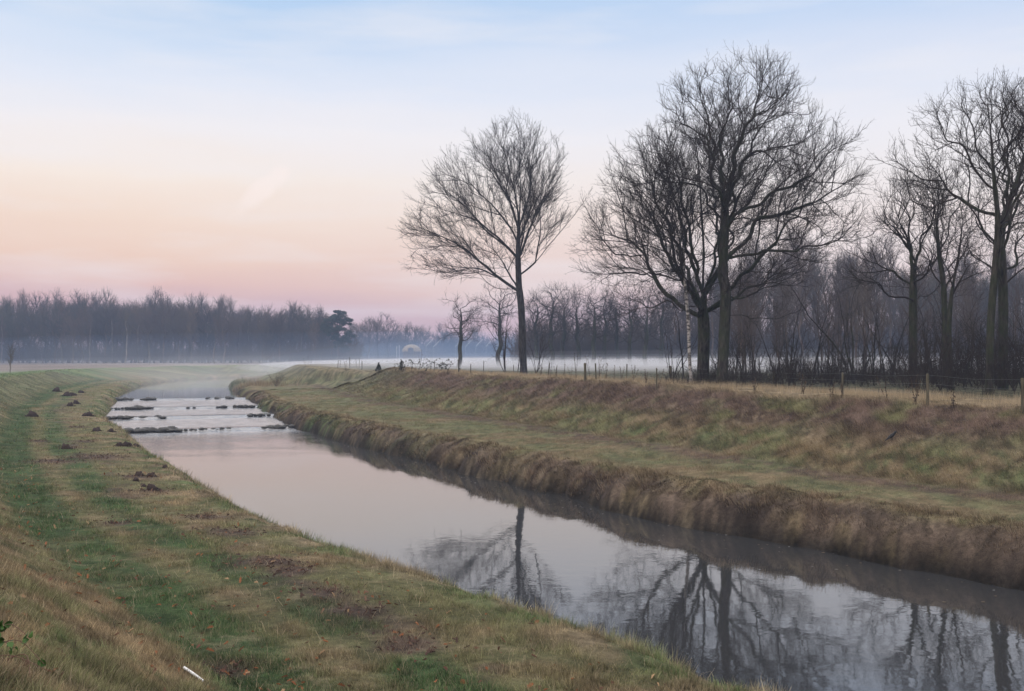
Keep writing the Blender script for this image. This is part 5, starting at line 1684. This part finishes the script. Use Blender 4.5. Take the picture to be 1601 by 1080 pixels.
# ------------------------------------------------------------------ air
def vol_mat(name, color, density, aniso=0.0):
    m, nt, nd, lk = new_mat(name)
    out = N(nd, 'ShaderNodeOutputMaterial')
    v = N(nd, 'ShaderNodeVolumePrincipled')
    v.inputs['Color'].default_value = (*color, 1); v.inputs['Density'].default_value = density; v.inputs['Anisotropy'].default_value = aniso
    lk.new(v.outputs[0], out.inputs['Volume'])
    return m

def ellipsoid(name, c, r, mat, rz=0.0):
    import bmesh
    bm = bmesh.new(); bmesh.ops.create_uvsphere(bm, u_segments=48, v_segments=24, radius=1)
    me = bpy.data.meshes.new(name); bm.to_mesh(me); bm.free(); me.materials.append(mat)
    me.polygons.foreach_set('use_smooth', [True] * len(me.polygons))
    o = link(name, me, None, c); o.scale = r; o.rotation_euler = (0, 0, rz)
    tag(o, kind='stuff')
    return o

HAZE = 0.00052
def build_air():
    V = np.array([(x, y, z) for z in (-2.0, 34.0) for y in (-70, 640) for x in (-420, 420)], float)
    f = np.array([(0, 2, 3, 1), (4, 5, 7, 6), (0, 1, 5, 4), (2, 6, 7, 3), (0, 4, 6, 2), (1, 3, 7, 5)])
    o = link('haze', make_mesh('haze', V, [f], vol_mat('haze_air', (.54, .69, 1.0), HAZE), smooth=False)); tag(o, kind='stuff')
    fog = vol_mat('ground_fog', (.76, .76, .79), .026)
    ellipsoid('ground_mist', (74, 165, 3.1), (96, 78, 1.70), fog)
    ellipsoid('ground_mist', (30, 225, 3.1), (86, 66, 1.70), fog)
    for hgt, den in ((1.95, .004), (2.4, .0018), (3.2, .0009)):
        ellipsoid('ground_mist', (62, 188, 3.1), (112, 96, hgt), vol_mat('mist_veil', (.88, .90, .96), den))
    ellipsoid('ground_mist', (-60, 285, 2.6), (100, 55, 2.5), vol_mat('thin_mist', (.94, .92, .93), .0007))
    blue = vol_mat('blue_mist', (.36, .60, 1.0), .0011)
    ellipsoid('ground_mist', (-40, 360, 2.6), (230, 110, 11), blue)
    ellipsoid('ground_mist', (110, 240, 3.0), (170, 90, 9), blue)
    # drifting mist over the river bend: uneven, thinning upwards and to its edges
    m, nt, nd, lk = new_mat('river_mist_air')
    out = N(nd, 'ShaderNodeOutputMaterial'); v = N(nd, 'ShaderNodeVolumePrincipled'); v.inputs['Color'].default_value = (.94, .94, .96, 1)
    tc = N(nd, 'ShaderNodeTexCoord'); n1 = N(nd, 'ShaderNodeTexNoise'); n1.inputs['Scale'].default_value = .09; n1.inputs['Detail'].default_value = 3
    mp = N(nd, 'ShaderNodeMapping'); mp.inputs['Scale'].default_value = (1, .7, 2.2); mp.inputs['Rotation'].default_value = (0, .35, 0)
    lk.new(tc.outputs['Object'], mp.inputs['Vector']); lk.new(mp.outputs[0], n1.inputs['Vector'])
    rn = N(nd, 'ShaderNodeMapRange'); rn.inputs['From Min'].default_value = .36; rn.inputs['From Max'].default_value = .72; lk.new(n1.outputs['Fac'], rn.inputs['Value'])
    sx = N(nd, 'ShaderNodeSeparateXYZ'); lk.new(tc.outputs['Generated'], sx.inputs[0])
    prod = rn.outputs[0]
    def mul(a_, b_):
        q = N(nd, 'ShaderNodeMath', operation='MULTIPLY'); lk.new(a_, q.inputs[0])
        if isinstance(b_, float): q.inputs[1].default_value = b_
        else: lk.new(b_, q.inputs[1])
        return q.outputs[0]
    for ax in ('X', 'Y'):
        r_ = ramp(nd, [(0, (0, 0, 0)), (.3, (1, 1, 1)), (.7, (1, 1, 1)), (1, (0, 0, 0))], 'EASE'); lk.new(sx.outputs[ax], r_.inputs['Fac']); prod = mul(prod, r_.outputs[0])
    r_ = ramp(nd, [(0, (1, 1, 1)), (.25, (.75, .75, .75)), (.5, (.28, .28, .28)), (1, (0, 0, 0))]); lk.new(sx.outputs['Z'], r_.inputs['Fac']); prod = mul(prod, r_.outputs[0])
    lk.new(mul(prod, .016), v.inputs['Density']); lk.new(v.outputs[0], out.inputs['Volume'])
    V = np.array([(x, y, z) for z in (.3, 7.5) for y in (100, 236) for x in (-86, 6)], float)
    o = link('river_mist', make_mesh('river_mist', V, [f], m, smooth=False)); tag(o, kind='stuff')

def build_sky():
    w = bpy.data.worlds.new('World'); scene.world = w; w.use_nodes = True
    nt = w.node_tree; nd = nt.nodes; lk = nt.links; nd.clear()
    out = N(nd, 'ShaderNodeOutputWorld'); bg = N(nd, 'ShaderNodeBackground')
    tc = N(nd, 'ShaderNodeTexCoord'); sp = N(nd, 'ShaderNodeSeparateXYZ')
    lk.new(tc.outputs['Generated'], sp.inputs[0])
    def el(y): return math.sin(math.atan((HY - y) / F))
    ZEN = (1.86, 1.78, 1.76, 1.0)   # unseen zenith, brightened to add light on the ground
    left = [(0.0, srgb(190, 158, 168)), (el(490), srgb(208, 170, 174)), (el(450), srgb(229, 189, 177)), (el(410), srgb(238, 204, 185)), (el(350), srgb(243, 219, 202)), (el(290), srgb(246, 232, 221)),
            (el(220), srgb(240, 236, 238)), (el(150), srgb(226, 231, 243)), (el(90), srgb(212, 224, 242)), (el(30), srgb(181, 208, 238)), (.39, srgb(168, 200, 236)), (.55, ZEN), (1.0, ZEN)]
    right = [(0.0, srgb(196, 170, 178)), (el(490), srgb(214, 188, 190)), (el(450), srgb(226, 204, 200)), (el(410), srgb(234, 216, 213)), (el(350), srgb(240, 228, 225)), (el(290), srgb(240, 234, 234)),
             (el(220), srgb(236, 235, 241)), (el(150), srgb(224, 229, 242)), (el(90), srgb(212, 222, 241)), (el(30), srgb(196, 214, 240)), (.39, srgb(172, 202, 236)), (.55, ZEN), (1.0, ZEN)]
    def half(stops):   # positions are stretched so that the lower sky keeps its steps
        return ramp(nd, [(min(1.0, p), c) for p, c in stops])
    a = half(left); b = half(right)
    # soft wisps displace the bands
    mp = N(nd, 'ShaderNodeMapping'); mp.inputs['Scale'].default_value = (2.2, 2.2, 13.0); mp.inputs['Rotation'].default_value = (0.0, .10, 0)
    lk.new(tc.outputs['Generated'], mp.inputs['Vector'])
    n1 = N(nd, 'ShaderNodeTexNoise'); n1.inputs['Scale'].default_value = 1.6; n1.inputs['Detail'].default_value = 5; n1.inputs['Roughness'].default_value = .55
    lk.new(mp.outputs[0], n1.inputs['Vector'])
    ad = N(nd, 'ShaderNodeMath', operation='MULTIPLY_ADD'); ad.inputs[1].default_value = .05; 
    sb = N(nd, 'ShaderNodeMath', operation='ADD'); sb.inputs[1].default_value = -.025
    lk.new(sp.outputs['Z'], sb.inputs[0]); lk.new(n1.outputs['Fac'], ad.inputs[0]); lk.new(sb.outputs[0], ad.inputs[2])
    lk.new(ad.outputs[0], a.inputs['Fac']); lk.new(ad.outputs[0], b.inputs['Fac'])
    az = N(nd, 'ShaderNodeMapRange'); az.inputs['From Min'].default_value = -.35; az.inputs['From Max'].default_value = .30
    lk.new(sp.outputs['X'], az.inputs['Value'])
    mx = N(nd, 'ShaderNodeMix', data_type='RGBA'); lk.new(az.outputs[0], mx.inputs['Factor']); lk.new(a.outputs[0], mx.inputs['A']); lk.new(b.outputs[0], mx.inputs['B'])
    # faint cloud streaks
    mp2 = N(nd, 'ShaderNodeMapping'); mp2.inputs['Scale'].default_value = (3.0, 3.0, 20.0); mp2.inputs['Rotation'].default_value = (0.0, -.06, .3); mp2.inputs['Location'].default_value = (1.3, .4, .2)
    lk.new(tc.outputs['Generated'], mp2.inputs['Vector'])
    n2 = N(nd, 'ShaderNodeTexNoise'); n2.inputs['Scale'].default_value = 1.3; n2.inputs['Detail'].default_value = 6; lk.new(mp2.outputs[0], n2.inputs['Vector'])
    r2 = ramp(nd, [(.50, (0, 0, 0)), (.72, (.42, .42, .42))]); lk.new(n2.outputs['Fac'], r2.inputs['Fac'])
    mx2 = N(nd, 'ShaderNodeMix', data_type='RGBA'); lk.new(r2.outputs[0], mx2.inputs['Factor']); lk.new(mx.outputs['Result'], mx2.inputs['A']); mx2.inputs['B'].default_value = srgb(242, 238, 240)
    # one small feathery cloud low in the west
    dv = Vector(((410 - CX) / F, 1.0, (HY - 295) / F)).normalized()
    rt = Vector((dv.y, -dv.x, 0)).normalized(); uv = rt.cross(dv)
    sb2 = N(nd, 'ShaderNodeVectorMath', operation='SUBTRACT'); lk.new(tc.outputs['Generated'], sb2.inputs[0]); sb2.inputs[1].default_value = dv
    nz = N(nd, 'ShaderNodeTexNoise'); nz.inputs['Scale'].default_value = 55; nz.inputs['Detail'].default_value = 4; lk.new(tc.outputs['Generated'], nz.inputs['Vector'])
    sq = []
    for ax_, ln_ in ((math.cos(.72) * rt + math.sin(.72) * uv, .036), (-math.sin(.72) * rt + math.cos(.72) * uv, .011)):
        dt = N(nd, 'ShaderNodeVectorMath', operation='DOT_PRODUCT'); lk.new(sb2.outputs[0], dt.inputs[0]); dt.inputs[1].default_value = ax_ / ln_
        pw = N(nd, 'ShaderNodeMath', operation='MULTIPLY'); lk.new(dt.outputs['Value'], pw.inputs[0]); lk.new(dt.outputs['Value'], pw.inputs[1]); sq.append(pw.outputs[0])
    sm = N(nd, 'ShaderNodeMath', operation='ADD'); lk.new(sq[0], sm.inputs[0]); lk.new(sq[1], sm.inputs[1])
    sm2 = N(nd, 'ShaderNodeMath', operation='MULTIPLY_ADD'); lk.new(nz.outputs['Fac'], sm2.inputs[0]); sm2.inputs[1].default_value = 1.6; lk.new(sm.outputs[0], sm2.inputs[2])
    rw = ramp(nd, [(.45, (.55, .55, .55)), (1.0, (0, 0, 0))], 'EASE'); hf = N(nd, 'ShaderNodeMath', operation='MULTIPLY'); hf.inputs[1].default_value = .5; lk.new(sm2.outputs[0], hf.inputs[0]); lk.new(hf.outputs[0], rw.inputs['Fac'])
    mx3 = N(nd, 'ShaderNodeMix', data_type='RGBA'); lk.new(rw.outputs[0], mx3.inputs['Factor']); lk.new(mx2.outputs['Result'], mx3.inputs['A']); mx3.inputs['B'].default_value = srgb(252, 238, 232)
    mx2 = mx3
    lk.new(mx2.outputs['Result'], bg.inputs['Color']); bg.inputs['Strength'].default_value = 1.05
    lk.new(bg.outputs[0], out.inputs['Surface'])
    sun = bpy.data.lights.new('sun', 'SUN'); sun.energy = .95; sun.angle = math.radians(20); sun.color = (1, .90, .82)
    so = bpy.data.objects.new('sun', sun); COL.objects.link(so)
    so.rotation_euler = Vector((.62, .55, -.42)).to_track_quat('-Z', 'Y').to_euler()

def build_camera():
    cam = bpy.data.cameras.new('camera'); cam.lens = 35.0; cam.sensor_width = 36.0; cam.clip_end = 9000; cam.clip_start = .05
    o = bpy.data.objects.new('camera', cam); COL.objects.link(o)
    o.location = (0, 0, CAMZ)
    o.rotation_euler = (math.radians(90) + math.atan((HY - 540) / F), 0, 0)
    scene.camera = o

build_camera(); build_sky()
build_ground(); build_water()
build_grass(); build_leaves(); build_flecks()
build_heroes(); build_woods(); build_understory()
build_fence(); build_small()
build_air()

scene.view_settings.view_transform = 'Standard'
scene.view_settings.look = 'None'
scene.view_settings.exposure = 0.0
scene.view_settings.gamma = 1.0
c = scene.cycles
c.max_bounces = 6; c.diffuse_bounces = 3; c.glossy_bounces = 3; c.transmission_bounces = 3; c.volume_bounces = 2
c.use_denoising = True
c.sample_clamp_indirect = 4.0
